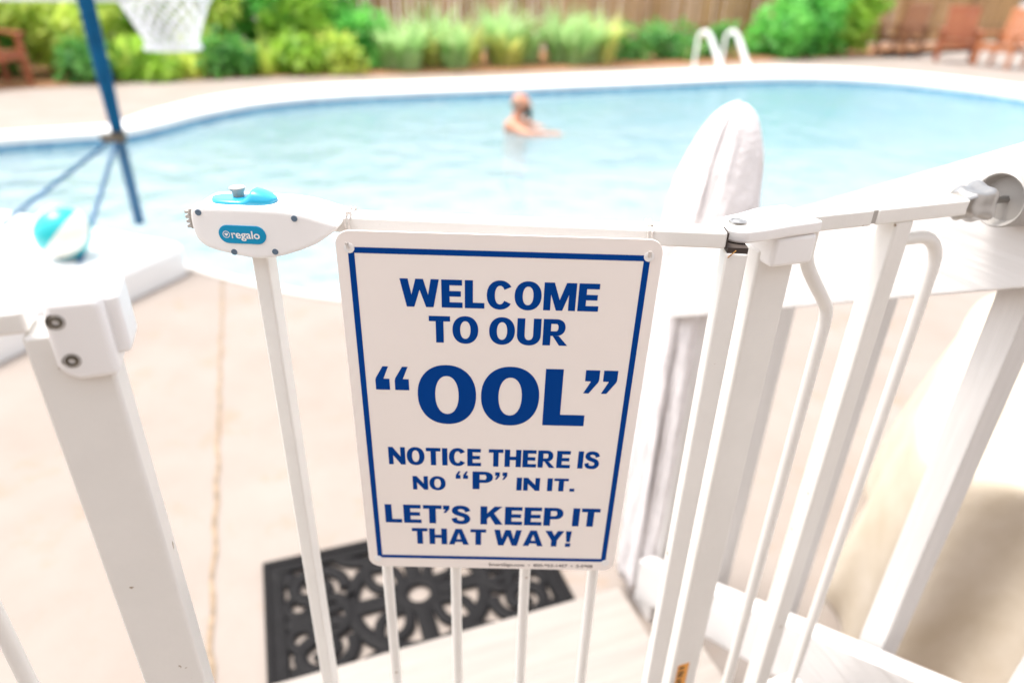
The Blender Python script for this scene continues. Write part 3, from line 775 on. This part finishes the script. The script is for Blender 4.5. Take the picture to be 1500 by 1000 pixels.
# ================================================================ SIGN
sx_ = Vector((.99981, .01782, -.00739)); sv = Vector((.00817, -.04388, .99900)); sn = sx_.cross(sv).normalized()   # sn faces the camera
SO = Vector((-.01291, .50662, CAM_Z-.36247))
SG = frame(SO, sx_, sv, sn)
sign = thing('pool_sign', 'white sign with blue border and lettering hung from the gate by strings', 'sign', tuple(SO - sv*.1856))
def rrect(hx, hy, r_, n_=8):
    out = []
    for cx_, cy_, a0 in ((hx-r_, hy-r_, 0), (-hx+r_, hy-r_, 90), (-hx+r_, -hy+r_, 180), (hx-r_, -hy+r_, 270)):
        for i in range(n_+1):
            a = R(a0+90*i/n_); out.append((cx_+r_*math.cos(a), cy_+r_*math.sin(a)))
    return out
SP = frame(SO, sx_, -sn, sv)                 # prism frame: polygon in (x, v), depth away from camera
pn = MB(); pn.prism(rrect(.127, .1856, .012), 0, .0014, SP, .0004, 2, smooth=False); pn.build('sign_panel', 'sign', sign)
bo = MB(); zb = .0002
def bar2(x0, x1, y0, y1): bo.add([SG @ Vector(v) for v in ((x0, y0, zb), (x1, y0, zb), (x1, y1, zb), (x0, y1, zb))], [(0, 1, 2, 3)])
bw = .0049
bar2(-.1175, .1175, .1722-bw, .1722); bar2(-.1180, .1180, -.1722, -.1722+.0042)
for s in (-1, 1):
    x0, x1 = sorted((s*.1177, s*(.1177-bw)))
    bar2(x0, x1, -.1722+.0042, .1722-bw)
bo.build('sign_border', 'blue', sign, sharp=0)
mm = .001
def line(body, x0, x1, y0, y1, off=.025):
    t = MB(); caps_into(t, body, (x0*mm, x1*mm, y0*mm, y1*mm), SG); return t
OFF = .035
line('WELCOME', -79, 81.2, 121.5, 146.6, OFF).build('lettering', 'blue', sign, sharp=0)
line('TO OUR', -56.8, 58.6, 88.2, 113.4, OFF).build('lettering', 'blue', sign, sharp=0)
t = line('OOL', -68.7, 79.6, 4.0, 64.6, OFF)
def poly(pts): t.add([SG @ Vector((x*mm, y*mm, .0002)) for x, y in pts], [tuple(range(len(pts)))])
for ox in (0, 16.7):     # slanted opening quotes
    x, y = -104.8+ox, 38.7
    poly([(x, y), (x+12.2, y), (x+12.2, y+11.5), (x+7.2, y+11.5), (x+7.4, y+12.5), (x+11.8, y+24.3), (x+7.0, y+24.3), (x+.6, y+12.4), (x, y+10)])
for ox in (0, 15.6):     # closing quotes
    x, y = 104.6-ox, 64.4
    poly([(x, y), (x-12.2, y), (x-12.2, y-11.5), (x-7.2, y-11.5), (x-7.4, y-12.5), (x-12.8, y-24.3), (x-8.0, y-24.3), (x-.6, y-12.4), (x, y-10)])
t.build('lettering', 'blue', sign, sharp=0)
line('NOTICE THERE IS', -98.5, 98.5, -46.2, -25.4, OFF).build('lettering', 'blue', sign, sharp=0)
t = line('NO', -77.4, -46, -77.2, -60.2, OFF)
caps_into(t, 'P', (-20.4*mm, -1.0*mm, -75.0*mm, -52.9*mm), SG)
caps_into(t, 'IN IT.', (21.7*mm, 77.5*mm, -75.5*mm, -59.3*mm), SG)
for ox in (0, 7.0):
    x, y = -36.4+ox, -62.2; k_ = .38
    poly([(x, y), (x+12.2*k_, y), (x+12.2*k_, y+11.5*k_), (x+7.2*k_, y+11.5*k_), (x+12.0*k_, y+24.3*k_), (x+7.0*k_, y+24.3*k_), (x+.4*k_, y+12*k_)])
    x, y = 12.6-ox, -53.2
    poly([(x, y), (x-12.2*k_, y), (x-12.2*k_, y-11.5*k_), (x-7.2*k_, y-11.5*k_), (x-12.4*k_, y-24.3*k_), (x-7.6*k_, y-24.3*k_), (x-.4*k_, y-12*k_)])
t.build('lettering', 'blue', sign, sharp=0)
line('LET’S KEEP IT', -106.2, 105.6, -121.8, -97.4, OFF).build('lettering', 'blue', sign, sharp=0)
line('THAT WAY!', -81, 79.6, -151.0, -128.9, OFF).build('lettering', 'blue', sign, sharp=0)
small = MB(); text_into(small, 'SmartSign.com  •  800-952-1457  •  S-5908', (-.0032, .105, -.1828, -.1772), SG, .02, .0002); small.build('small_print', 'ink', sign, sharp=0)
for (hx, hy, rr) in ((-.1165, .1712, .0041), (.1165, .1712, .0041), (-.1175, -.1735, .004), (.1175, -.1735, .004)):
    q = MB(); q.lathe([(rr, -.0005), (rr, .0006), (rr*.55, .0009), (rr*.5, .0006), (0, .0006)], along(SG @ Vector((hx, hy, 0)), sn), 24); q.build('eyelet', 'plastic', sign)
# strings looped over the door rail
for hx, lean in ((-.1165, -.008), (.1165, .001)):
    h = SG @ Vector((hx, .1712, .0006))
    ru = (h.x*DU.x+h.y*DU.y)+lean
    for k_, dx in ((0, -.0016), (1, .0016)):
        pts = [h, h-DN*.001+Z*.004+DU*(lean*.15+dx*.3), DU*(ru+dx)+DN*(D0-.003)+Z*1.263, DU*(ru+dx)+DN*(D0-.0022)+Z*1.2735, DU*(ru+dx)+DN*(D0+.003)+Z*1.2762,
               DU*(ru+dx)+DN*(D0+.019)+Z*1.2762, DU*(ru+dx)+DN*(D0+.0225)+Z*1.272, DU*(ru+dx)+DN*(D0+.0225)+Z*1.262, DU*(ru+dx*.3)+DN*(D0+.012)+Z*1.2585, h+DN*.0025+Z*.001]
        MB().tube(pts, .0009, 8).build('hanging_string', 'string', sign)
    q = MB(); q.tube([DU*(ru-.003)+DN*(D0+.004)+Z*1.2778, DU*(ru-.0012)+DN*(D0+.002)+Z*1.2772, DU*(ru+.001)+DN*(D0+.0025)+Z*1.2774, DU*(ru+.0026)+DN*(D0+.001)+Z*1.2782], .0008, 6); q.build('string_knot', 'string', sign)

# ================================================================ BASKETBALL HOOP, BALL, LADDER
hp = thing('basketball_hoop', 'poolside basketball hoop with blue pole and white net on white base', 'basketball hoop', (-2.12, 3.68, 0))
E1 = Vector((.344, .939, 0)); E2 = Vector((-.939, .344, 0))
TB = frame((-1.72, 3.36, .004), E1, E2, Z)
tk = MB(); tk.box(-1.15, .0, 0, 1.35, -.06, .165, TB, .05, 5)
for k_ in range(3): tk.box(-1.0, -.12, .25+.32*k_, .40+.32*k_, .160, .172, TB, .006, 2)
tk.build('base_tank', 'hoop_white', hp)
pf = Vector((-2.12, 3.68, .15))
pm = MB(); pm.tube([pf, pf+Z*.52], .027, 20); pm.build('lower_pole', 'brace_blue', hp)
pp = MB(); pp.tube([pf+Z*.50, pf+Z*.8, pf+Z*1.7], [.030, .037, .042], 20); pp.build('pole_sleeve', 'hoop_blue', hp)
cl = MB(); cl.tube([pf+Z*.46, pf+Z*.51], .036, 20); cl.box(-2.19, -2.06, 3.62, 3.66, .61, .65, None, .01); cl.build('clamp', 'steel', hp)
for e in (Vector((-2.82, 3.50, .15)), Vector((-2.09, 3.03, .16))):
    MB().tube([pf+Z*.49, e], .012, 12).build('brace', 'brace_blue', hp)
bbm = MB(); bdv = Vector((.903, .43, 0)); bnv = Vector((-.43, .903, 0))
BB = frame((-2.08, 3.85, 0), bdv, bnv, Z)
bbm.box(-.50, .47, 0, .03, 1.265, 1.95, BB, .012, 3); bbm.build('backboard', 'hoop_white', hp)
MB().box(-.06, .02, -.12, -.002, 1.40, 1.50, BB, .005).build('bracket', 'steel', hp)
rc_ = Vector((-1.90, 4.03, 1.29)); 
MB().tube([rc_+Vector((.235*math.cos(a), .235*math.sin(a), 0)) for a in [2*math.pi*i/36 for i in range(37)]], .009, 10).build('rim', 'hoop_white', hp)
nt_ = MB()
for k_ in range(16):
    for s in (1, -1):
        pts = []
        for i in range(13):
            t = i/12; a = 2*math.pi*(k_/16)+s*t*1.35
            r_ = .232-.105*min(1, t*1.15)**.85 + (.012*(t-.8)/.2 if t > .8 else 0)
            pts.append(rc_+Vector((r_*math.cos(a), r_*math.sin(a), -.005-.255*t)))
        nt_.tube(pts, .0062, 5)
for t, r_ in ((.98, .14),):
    nt_.tube([rc_+Vector((r_*math.cos(a), r_*math.sin(a), -.255*t)) for a in [2*math.pi*i/30 for i in range(31)]], .011, 6)
nt_.build('net', 'net', hp)

# beach ball on the tank
bc = Vector((-2.17, 3.10,   .172+.126)); ball = MB(); NS, NR = 48, 20; rb = .126
rot = Matrix.Rotation(R(-40), 4, 'X') @ Matrix.Rotation(R(30), 4, 'Y')
Bm = Matrix.Translation(bc) @ rot
vv = []; ff = []
for i in range(NR+1):
    th = math.pi*i/NR
    for j in range(NS): vv.append((rb*math.sin(th)*math.cos(2*math.pi*j/NS), rb*math.sin(th)*math.sin(2*math.pi*j/NS), rb*math.cos(th)))
for i in range(NR):
    for j in range(NS): ff.append((i*NS+j, (i+1)*NS+j, (i+1)*NS+(j+1) % NS, i*NS+(j+1) % NS))
vs, fs = ball.add(vv, ff, True, Bm)
for idx, f in enumerate(fs):
    i, j = divmod(idx, NS); f.material_index = 1 if (j // 8) % 2 == 0 and i > 1 else 0
bo_ = ball.build('beach_ball', ['ball_white', 'ball_teal'], sharp=0)
tag(bo_, 'white and teal panelled beach ball resting on the hoop base', 'beach ball')

# pool ladder at the far coping
ld = thing('pool_ladder', 'white pool ladder with two arched handrails at the far edge of the pool', 'ladder', (3.45, 12.6, .02))
LD = Vector((.894, .447, 0)); LI = Vector((.447, -.894, 0))      # along the edge / into the pool
for s in (0, .60):
    b = Vector((3.22, 12.62, 0)) + LD*s
    pts = [b-LI*.20-LD*.12, b-LI*.20-LD*.12+Z*.5] + [b-LI*(.20-.11*(1-math.cos(R(a))))-LD*.12*math.cos(R(a*.5))+Z*(.5+.15*math.sin(R(a))) for a in range(20, 161, 20)] + [b+LI*.07+Z*.46, b+LI*.30+LD*.05+Z*.1, b+LI*.52+LD*.05-Z*.5, b+LI*.58+LD*.05-Z*1.15]
    MB().tube(pts, [.022, .022]+[.022+.018*i_/7 for i_ in range(8)]+[.044, .044, .035, .03], 14).build('handrail', 'hoop_white', ld)
for k_ in range(3):
    b = Vector((3.22, 12.62, 0))+LI*(.60+.02*k_)+Z*(-.28-.3*k_)
    MB().box(.03, .57, -.06, .06, -.015, .015, frame(b, LD, LI, Z), .006).build('step', 'ball_white', ld)

# ================================================================ SWIMMER
def capsule_union(name, parts, m, parent=None, voxel=.012, smooth=4):
    """parts: list of chains [(point, radius), ...]; merged into one continuous skin"""
    t = MB()
    for ch in parts:
        for i in range(len(ch)-1):
            (a, ra), (b, rb2) = ch[i], ch[i+1]; a = Vector(a); b = Vector(b); d = b-a; L_ = d.length
            prof = [(max(1e-4, ra*math.sin(R(q))), -ra*math.cos(R(q))) for q in range(0, 91, 15)] + [(max(1e-4, rb2*math.cos(R(q))), L_+rb2*math.sin(R(q))) for q in range(0, 91, 15)]
            t.lathe(prof, along(a, d), 16)
    tmp = t.build(name+'_raw', m, None, sharp=0)
    r_ = tmp.modifiers.new('r', 'REMESH'); r_.mode = 'VOXEL'; r_.voxel_size = voxel; r_.use_smooth_shade = True
    s_ = tmp.modifiers.new('s', 'SMOOTH'); s_.iterations = smooth; s_.factor = .5
    dg = bpy.context.evaluated_depsgraph_get(); me = bpy.data.meshes.new_from_object(tmp.evaluated_get(dg)); me.name = name
    bpy.data.objects.remove(tmp)
    o = bpy.data.objects.new(name, me); C.objects.link(o)
    if not me.materials: me.materials.append(MAT[m])
    if parent is not None:
        o.parent = parent
    return o
sw = thing('person', 'bearded swimmer with bare shoulders up to the chest in the pool, facing right', 'person', (.02, 7.95, WZ+.012))
def W(x, y, z): return (x, y, z)      # local: x right, y away from the camera, z above the water line
torso = [(W(-.06, .0, -.62), .13), (W(-.06, 0, -.35), .125), (W(-.06, 0, -.08), .135)]
sh = [[(W(-.06, 0, -.05), .125), (W(-.03, .15, .045), .075)], [(W(-.06, 0, -.05), .125), (W(-.10, -.16, .045), .078)],
      [(W(-.05, 0, .0), .12), (W(-.045, 0, .07), .075), (W(-.02, 0, .16), .058)], [(W(-.08, -.16, .045), .07), (W(-.03, .15, .045), .07)]]
head = [[(W(-.02, 0, .15), .056), (W(.0, 0, .20), .07)], [(W(-.012, 0, .285), .088), (W(.022, 0, .275), .085)], [(W(.045, 0, .22), .052), (W(.05, 0, .21), .05)],
        [(W(.09, 0, .265), .018), (W(.125, 0, .24), .016)], [(W(.0, .085, .25), .022), (W(-.005, .092, .235), .014)], [(W(.0, -.085, .255), .022), (W(-.005, -.092, .235), .014)],
        [(W(.085, -.03, .285), .020), (W(.085, .03, .285), .020)]]
armr = [[(W(-.10, -.16, .04), .068), (W(.06, -.30, .0), .052), (W(.12, -.33, -.005), .045), (W(.34, -.25, -.02), .031), (W(.38, -.23, -.02), .027)],
        [(W(.39, -.225, -.02), .03), (W(.43, -.205, -.022), .032)]]
for k_, (dy, ln) in enumerate(((-.028, .060), (-.010, .075), (.009, .072), (.026, .055))):
    armr.append([(W(.44, -.205+dy*.8, -.022), .0115), (W(.44+ln*.6, -.195+dy, -.026), .0105), (W(.44+ln, -.19+dy*1.05, -.034), .009)])
armr.append([(W(.40, -.195, -.018), .013), (W(.425, -.155, -.02), .011), (W(.445, -.14, -.026), .009)])
arml = [[(W(-.03, .15, .04), .066), (W(.16, .24, -.03), .05), (W(.36, .16, -.06), .032)], [(W(.37, .155, -.06), .03), (W(.42, .13, -.065), .03)]]
for k_, (dy, ln) in enumerate(((-.026, .055), (-.009, .075), (.009, .075), (.026, .06))):
    arml.append([(W(.43, .125+dy*.8, -.065), .0115), (W(.43+ln*.6, .115+dy, -.07), .0105), (W(.43+ln, .105+dy, -.08), .009)])
arml.append([(W(.385, .12, -.06), .013), (W(.41, .085, -.062), .010)])
legs = [[(W(-.06, s*.08, -.62), .095), (W(.06, s*.11, -.95), .065), (W(-.05, s*.10, -1.07), .05)] for s in (-1, 1)]
body = capsule_union('body', [torso]+sh+head+armr+arml+legs, 'skin', sw, .0075, 5)
beard = capsule_union('beard', [[(W(.062, -.045, .205), .030), (W(.088, 0, .185), .042), (W(.062, .045, .205), .030)], [(W(.09, 0, .17), .040), (W(.105, 0, .115), .030)],
                                [(W(.03, -.076, .235), .018), (W(.06, -.055, .20), .028)], [(W(.03, .076, .235), .018), (W(.06, .055, .20), .028)]], 'beard', sw, .008, 3)
hair = capsule_union('hair', [[(W(-.04, -.045, .275), .053), (W(-.055, 0, .27), .058), (W(-.04, .045, .275), .053)], [(W(-.045, -.03, .23), .045), (W(-.045, .03, .23), .045)]], 'hair', sw, .008, 3)
for s in (-1, 1): MB().lathe([(.0001, -.011), (.008, -.008), (.011, 0), (.008, .008), (.0001, .011)], Matrix.Translation(Vector((.02, 7.95, WZ+.012))+Vector((.094, s*.032, .268))), 12).build('eye', 'beard', sw)
tr_ = capsule_union('swim_trunks', [[(W(-.06, -.06, -.60), .145), (W(-.06, .06, -.60), .145)], [(W(-.06, -.08, -.64), .115), (W(.0, -.095, -.80), .105)], [(W(-.06, .08, -.64), .115), (W(.0, .095, -.80), .105)]], 'trunks', sw, .012, 3)

# ================================================================ CHAIRS
def make_chair(wood, label):
    r_ = thing('garden_armchair', label, 'armchair', (0, 0, 0), 'wooden armchairs round the pool')
    sw_ = .33
    for x in (-sw_, sw_):
        MB().box(x-.03, x+.03, -.33, -.26, 0, .60, None, .006).build('leg', wood, r_)
        MB().box(x-.03, x+.03, .22, .29, 0, .62, frame((0, 0, 0), (1, 0, 0), (0, 1, -.0), (0, .12, 1)), .006).build('leg', wood, r_)
        MB().box(x-.05, x+.05, -.40, .30, .602, .635, None, .008).build('armrest', wood, r_)
    s_ = MB()
    s_.box(-.298, .298, -.33, -.295, .30, .40, None, .004); s_.box(-.298, .298, .2, .23, .28, .36, None, .004)
    for k_ in range(7): s_.box(-.298, .298, -.33+.078*k_, -.262+.078*k_, .402-.006*k_, .425-.006*k_, None, .004)
    s_.build('seat', wood, r_)
    b_ = MB(); BK = frame((0, .235, .40), (1, 0, 0), (0, .97, -.24), (0, .24, .97))
    b_.box(-.30, .30, -.015, .02, .58, .68, BK, .006); b_.box(-.30, .30, -.012, .018, .03, .10, BK, .006)
    for k_ in range(7): b_.box(-.29+.0845*k_, -.222+.0845*k_, -.008, .014, .101, .579, BK, .004)
    b_.build('backrest', wood, r_)
    return r_
def place(r_, x, y, rz, s=1.0):
    r_.location = (x, y, .004); r_.rotation_euler = (0, 0, R(rz)); r_.scale = (s, s, s)
CH = [('red_wood_shaded', 8.5, 16.75, -62, 'red wooden armchair with its shade painted in as brown, beside the big green shrub'),
      ('red_wood', 9.2, 15.75, -24, 'red wooden armchair between the shade-brown one and the orange one'),
      ('orange_wood', 9.72, 15.0, -62, 'orange wooden armchair farthest from the green shrub, at the photo\'s right edge'),
      ('red_wood', -6.75, 9.15, 60, 'red wooden armchair alone at the photo\'s left edge by the bushes')]
for wd_, x, y, rz, lab in CH: place(make_chair(wd_, lab), x, y, rz)

# ================================================================ PLANTS
def leaf(bm_, p, d, n_, L_, wd):
    s = d.cross(n_).normalized()*wd
    a = p; b = p+d*L_*.45+s; c_ = p+d*L_-n_*L_*.15; e = p+d*L_*.45-s
    vs = [bm_.verts.new(v) for v in (a, b, c_, e)]; bm_.faces.new((vs[0], vs[1], vs[2])); bm_.faces.new((vs[0], vs[2], vs[3]))
def rdir(rg):
    z = rg.uniform(-1, 1); a = rg.uniform(0, 2*math.pi); r_ = math.sqrt(1-z*z); return Vector((r_*math.cos(a), r_*math.sin(a), z))
def bush(name, label, cat, x, y, rx, ry, h, m, n_leaf, seed, group, L_=.13, m2=None, base=.0):
    rg = random.Random(seed); root = thing(name, label, cat, (x, y, 0), group)
    lumps = []
    for k_ in range(16):
        a = rg.uniform(0, 2*math.pi); q = rg.uniform(.15, .75); zz_ = rg.uniform(.12, .86)
        lumps.append((Vector((x+rx*q*math.cos(a), y+ry*q*math.sin(a), base+h*zz_)), rg.uniform(.26, .44)*min(rx, ry)*1.15))
    bm_ = MB()
    for k_ in range(n_leaf):
        c_, r_ = rg.choice(lumps); d = rdir(rg); rr = r_*rg.uniform(.55, 1.08)
        p = c_+d*rr
        if p.z < .03: p.z = rg.uniform(.03, .2)
        out = (d+rdir(rg)*.7+Vector((0, 0, -.25))).normalized(); nrm = (d*.6+Vector((0, 0, .7))+rdir(rg)*.5).normalized()
        leaf(bm_.bm, p, out, nrm, L_*rg.uniform(.7, 1.4), L_*rg.uniform(.22, .34))
    fo_ = bm_.build('foliage', m, root, sharp=0, recalc=False)
    st_ = MB()
    for k_ in range(6):
        c_, r_ = lumps[k_]; st_.tube([Vector((x+rg.uniform(-.1, .1), y+rg.uniform(-.1, .1), 0)), Vector((x, y, 0)).lerp(c_, .5)+rdir(rg)*.05, c_], [.022, .015, .006], 6)
    st_.build('stem', 'stem', root)
    if m2:
        fl = MB()
        for k_ in range(26):
            c_, r_ = rg.choice(lumps); d = rdir(rg); d.z = abs(d.z); p = c_+d*r_*1.05
            for q in range(5):
                a = 2*math.pi*q/5; leaf(fl.bm, p, (d+.9*Vector((math.cos(a), math.sin(a), .2))).normalized(), Vector((0, 0, 1)), .05, .02)
        fl.build('flowers', m2, root, sharp=0, recalc=False)
    return root
GB = 'leafy bushes in the bed left of the fence'
BU = [(-8.9, 9.3, .95, .8, 1.5, 'leaf_mid', 'mid green bush behind the lone red armchair at the left'),
      (-7.55, 10.0, .9, .8, 1.6, 'leaf_dark', 'dark green bush just right of the lone red armchair'),
      (-6.4, 10.35, .8, .7, 1.45, 'leaf_lime', 'yellow green bush seen left of the blue hoop pole'),
      (-5.75, 11.25, .8, .7, 1.55, 'leaf_mid', 'mid green bush seen behind the blue hoop pole'),
      (-4.95, 11.35, .75, .7, 1.45, 'leaf_lime', 'yellow green bush seen behind the basketball net'),
      (-4.25, 12.0, .8, .7, 1.6, 'leaf_bright', 'bright green bush seen right of the basketball net'),
      (-3.55, 11.85, .62, .6, 1.15, 'leaf_mid', 'low mid green bush in front of the bright bushes right of the net'),
      (-3.2, 12.85, .7, .65, 1.6, 'leaf_bright', 'tall bright green bush where the fence boards begin to show'),
      (-2.75, 12.1, .5, .5, .9, 'leaf_bright', 'small bright green bush at the start of the strap leaved plants'),
      (-9.9, 11.3, 1.1, .8, 1.9, 'leaf_dark', 'tall dark green bush in the far left corner of the bed'),
      (-7.6, 11.6, 1.0, .8, 1.9, 'leaf_mid', 'tall mid green bush in the back row left of the hoop pole'),
      (-5.6, 12.5, .9, .7, 1.9, 'leaf_bright', 'tall bright green bush in the back row behind the net')]
for i, (x, y, rx, ry, h, m, lab) in enumerate(BU):
    bush('leafy_bush', lab, 'bush', x, y, rx, ry, h, m, int(2300*max(.5, rx)), 100+i, GB, .15, None)
GR = 'big green shrubs at the right end of the fence'
for i, (x, y, rx, ry, h, m, lab) in enumerate([(5.45, 15.95, .8, .7, 1.5, 'leaf_bright', 'bright green shrub nearest the pool ladder at the end of the fence boards'),
        (6.45, 16.5, .85, .75, 1.7, 'leaf_bright', 'big bright green shrub in the middle of the right hand clump'),
        (7.35, 16.9, .75, .7, 1.6, 'leaf_mid', 'mid green shrub beside the shade-brown armchair')]):
    bush('large_shrub', lab, 'shrub', x, y, rx, ry, h, m, 2400, 200+i, GR, .17)
GS = 'low dark shrubs by the ladder'
for i, (x, y, lab) in enumerate([(2.25, 14.45, 'low dark green shrub at the end of the strap leaved plants'), (3.1, 14.9, 'low dark green shrub just left of the pool ladder'), (4.0, 15.35, 'low dark green shrub seen between the ladder handrails')]):
    bush('low_shrub', lab, 'shrub', x, y, .5, .45, .62, 'leaf_dark', 900, 300+i, GS, .12)
def strap(x, y, h, m, seed, label, nb=84):
    rg = random.Random(seed); root = thing('strap_leaf_plant', label, 'plant', (x, y, 0), 'strap leaved plants along the far coping')
    b_ = MB()
    for k_ in range(nb):
        a = rg.uniform(0, 2*math.pi); lean = rg.uniform(.1, 1.0); L_ = h*(rg.uniform(.65, 1.15) if k_ % 3 else rg.uniform(.3, .6)); wd = rg.uniform(.024, .045)
        d = Vector((math.cos(a), math.sin(a), 0)); s = Vector((-d.y, d.x, 0)); p0 = Vector((x, y, 0))+d*rg.uniform(0, .24)
        vv = []
        for i in range(7):
            t = i/6; p = p0+d*(lean*L_*t*t)+Z*(L_*(t-.42*lean*t*t*t)); ww = wd*(1-.2*t if t < .5 else .9*(1-(t-.5)*1.9))
            vv += [p+s*max(ww, .001), p-s*max(ww, .001)]
        b_.add(vv, [(2*i, 2*i+1, 2*i+3, 2*i+2) for i in range(6)], True)
    b_.build('leaves', m, root, sharp=0, recalc=False)
    return root
G1 = ['leftmost strap leaved clump, beside the small bright bush', 'tall grey green strap leaved clump second from the left', 'yellowing strap leaved clump third from the left',
      'grey green strap leaved clump left of the swimmer\'s head', 'yellowing strap leaved clump just left of the swimmer', 'grey green strap leaved clump straight behind the swimmer',
      'yellowing strap leaved clump just right of the swimmer', 'tall grey green strap leaved clump under the middle fence post', 'grey green strap leaved clump right of the middle fence post',
      'wide grey green strap leaved clump third from the ladder end', 'tall grey green strap leaved clump second from the ladder end', 'yellow tipped strap leaved clump beside the low dark shrubs']
for i, lab in enumerate(G1):
    t = i/11; x = -2.25+3.95*t+random.uniform(-.16, .16); y = 11.95+1.85*t+random.uniform(-.15, .5)
    strap(x, y, random.choice((.75, .9, 1.0, 1.15)), 'leaf_strap_yellow' if i in (2, 4, 6, 11) else 'leaf_strap', 400+i, lab)
G2 = ['arching yellow green clump spilling over the coping under the net', 'arching yellow green clump left of the net by the pole', 'arching green clump right of the net at the bed edge']
for i, (lab, (x, y)) in enumerate(zip(G2, ((-4.75, 10.5), (-5.45, 10.05), (-3.85, 11.0)))):
    strap(x, y, .62, 'leaf_lime', 500+i, lab, 60)

GL = 'low leafy plants along the edge of the left bed'
for i, (x, y, m, lab) in enumerate([(-7.8, 9.25, 'leaf_mid', 'low mid green plant at the bed edge behind the lone red armchair'), (-5.8, 9.75, 'leaf_dark', 'low dark green plant at the bed edge left of the blue hoop pole'),
        (-5.15, 10.1, 'leaf_mid', 'low mid green plant at the bed edge between the arching clumps left of the net'), (-4.3, 10.65, 'leaf_dark', 'low dark green plant at the bed edge under the right side of the net'),
        (-3.4, 11.1, 'leaf_mid', 'low mid green plant at the bed edge right of the net'), (-2.85, 11.35, 'leaf_lime', 'low yellow green plant at the bed edge where the strap leaved plants begin')]):
    bush('low_border_plant', lab, 'plant', x, y, .46, .36, .5, m, 700, 600+i, GL, .13)
for i, (x, y, lab) in enumerate([(-1.5, 12.75, 'tall blue green strap leaved clump in the back row at the left'), (-.4, 13.25, 'tall blue green strap leaved clump in the back row behind the swimmer'),
        (.75, 13.85, 'tall blue green strap leaved clump in the back row near the dark shrubs')]):
    strap(x, y, 1.15, 'leaf_strap', 700+i, lab, 70)
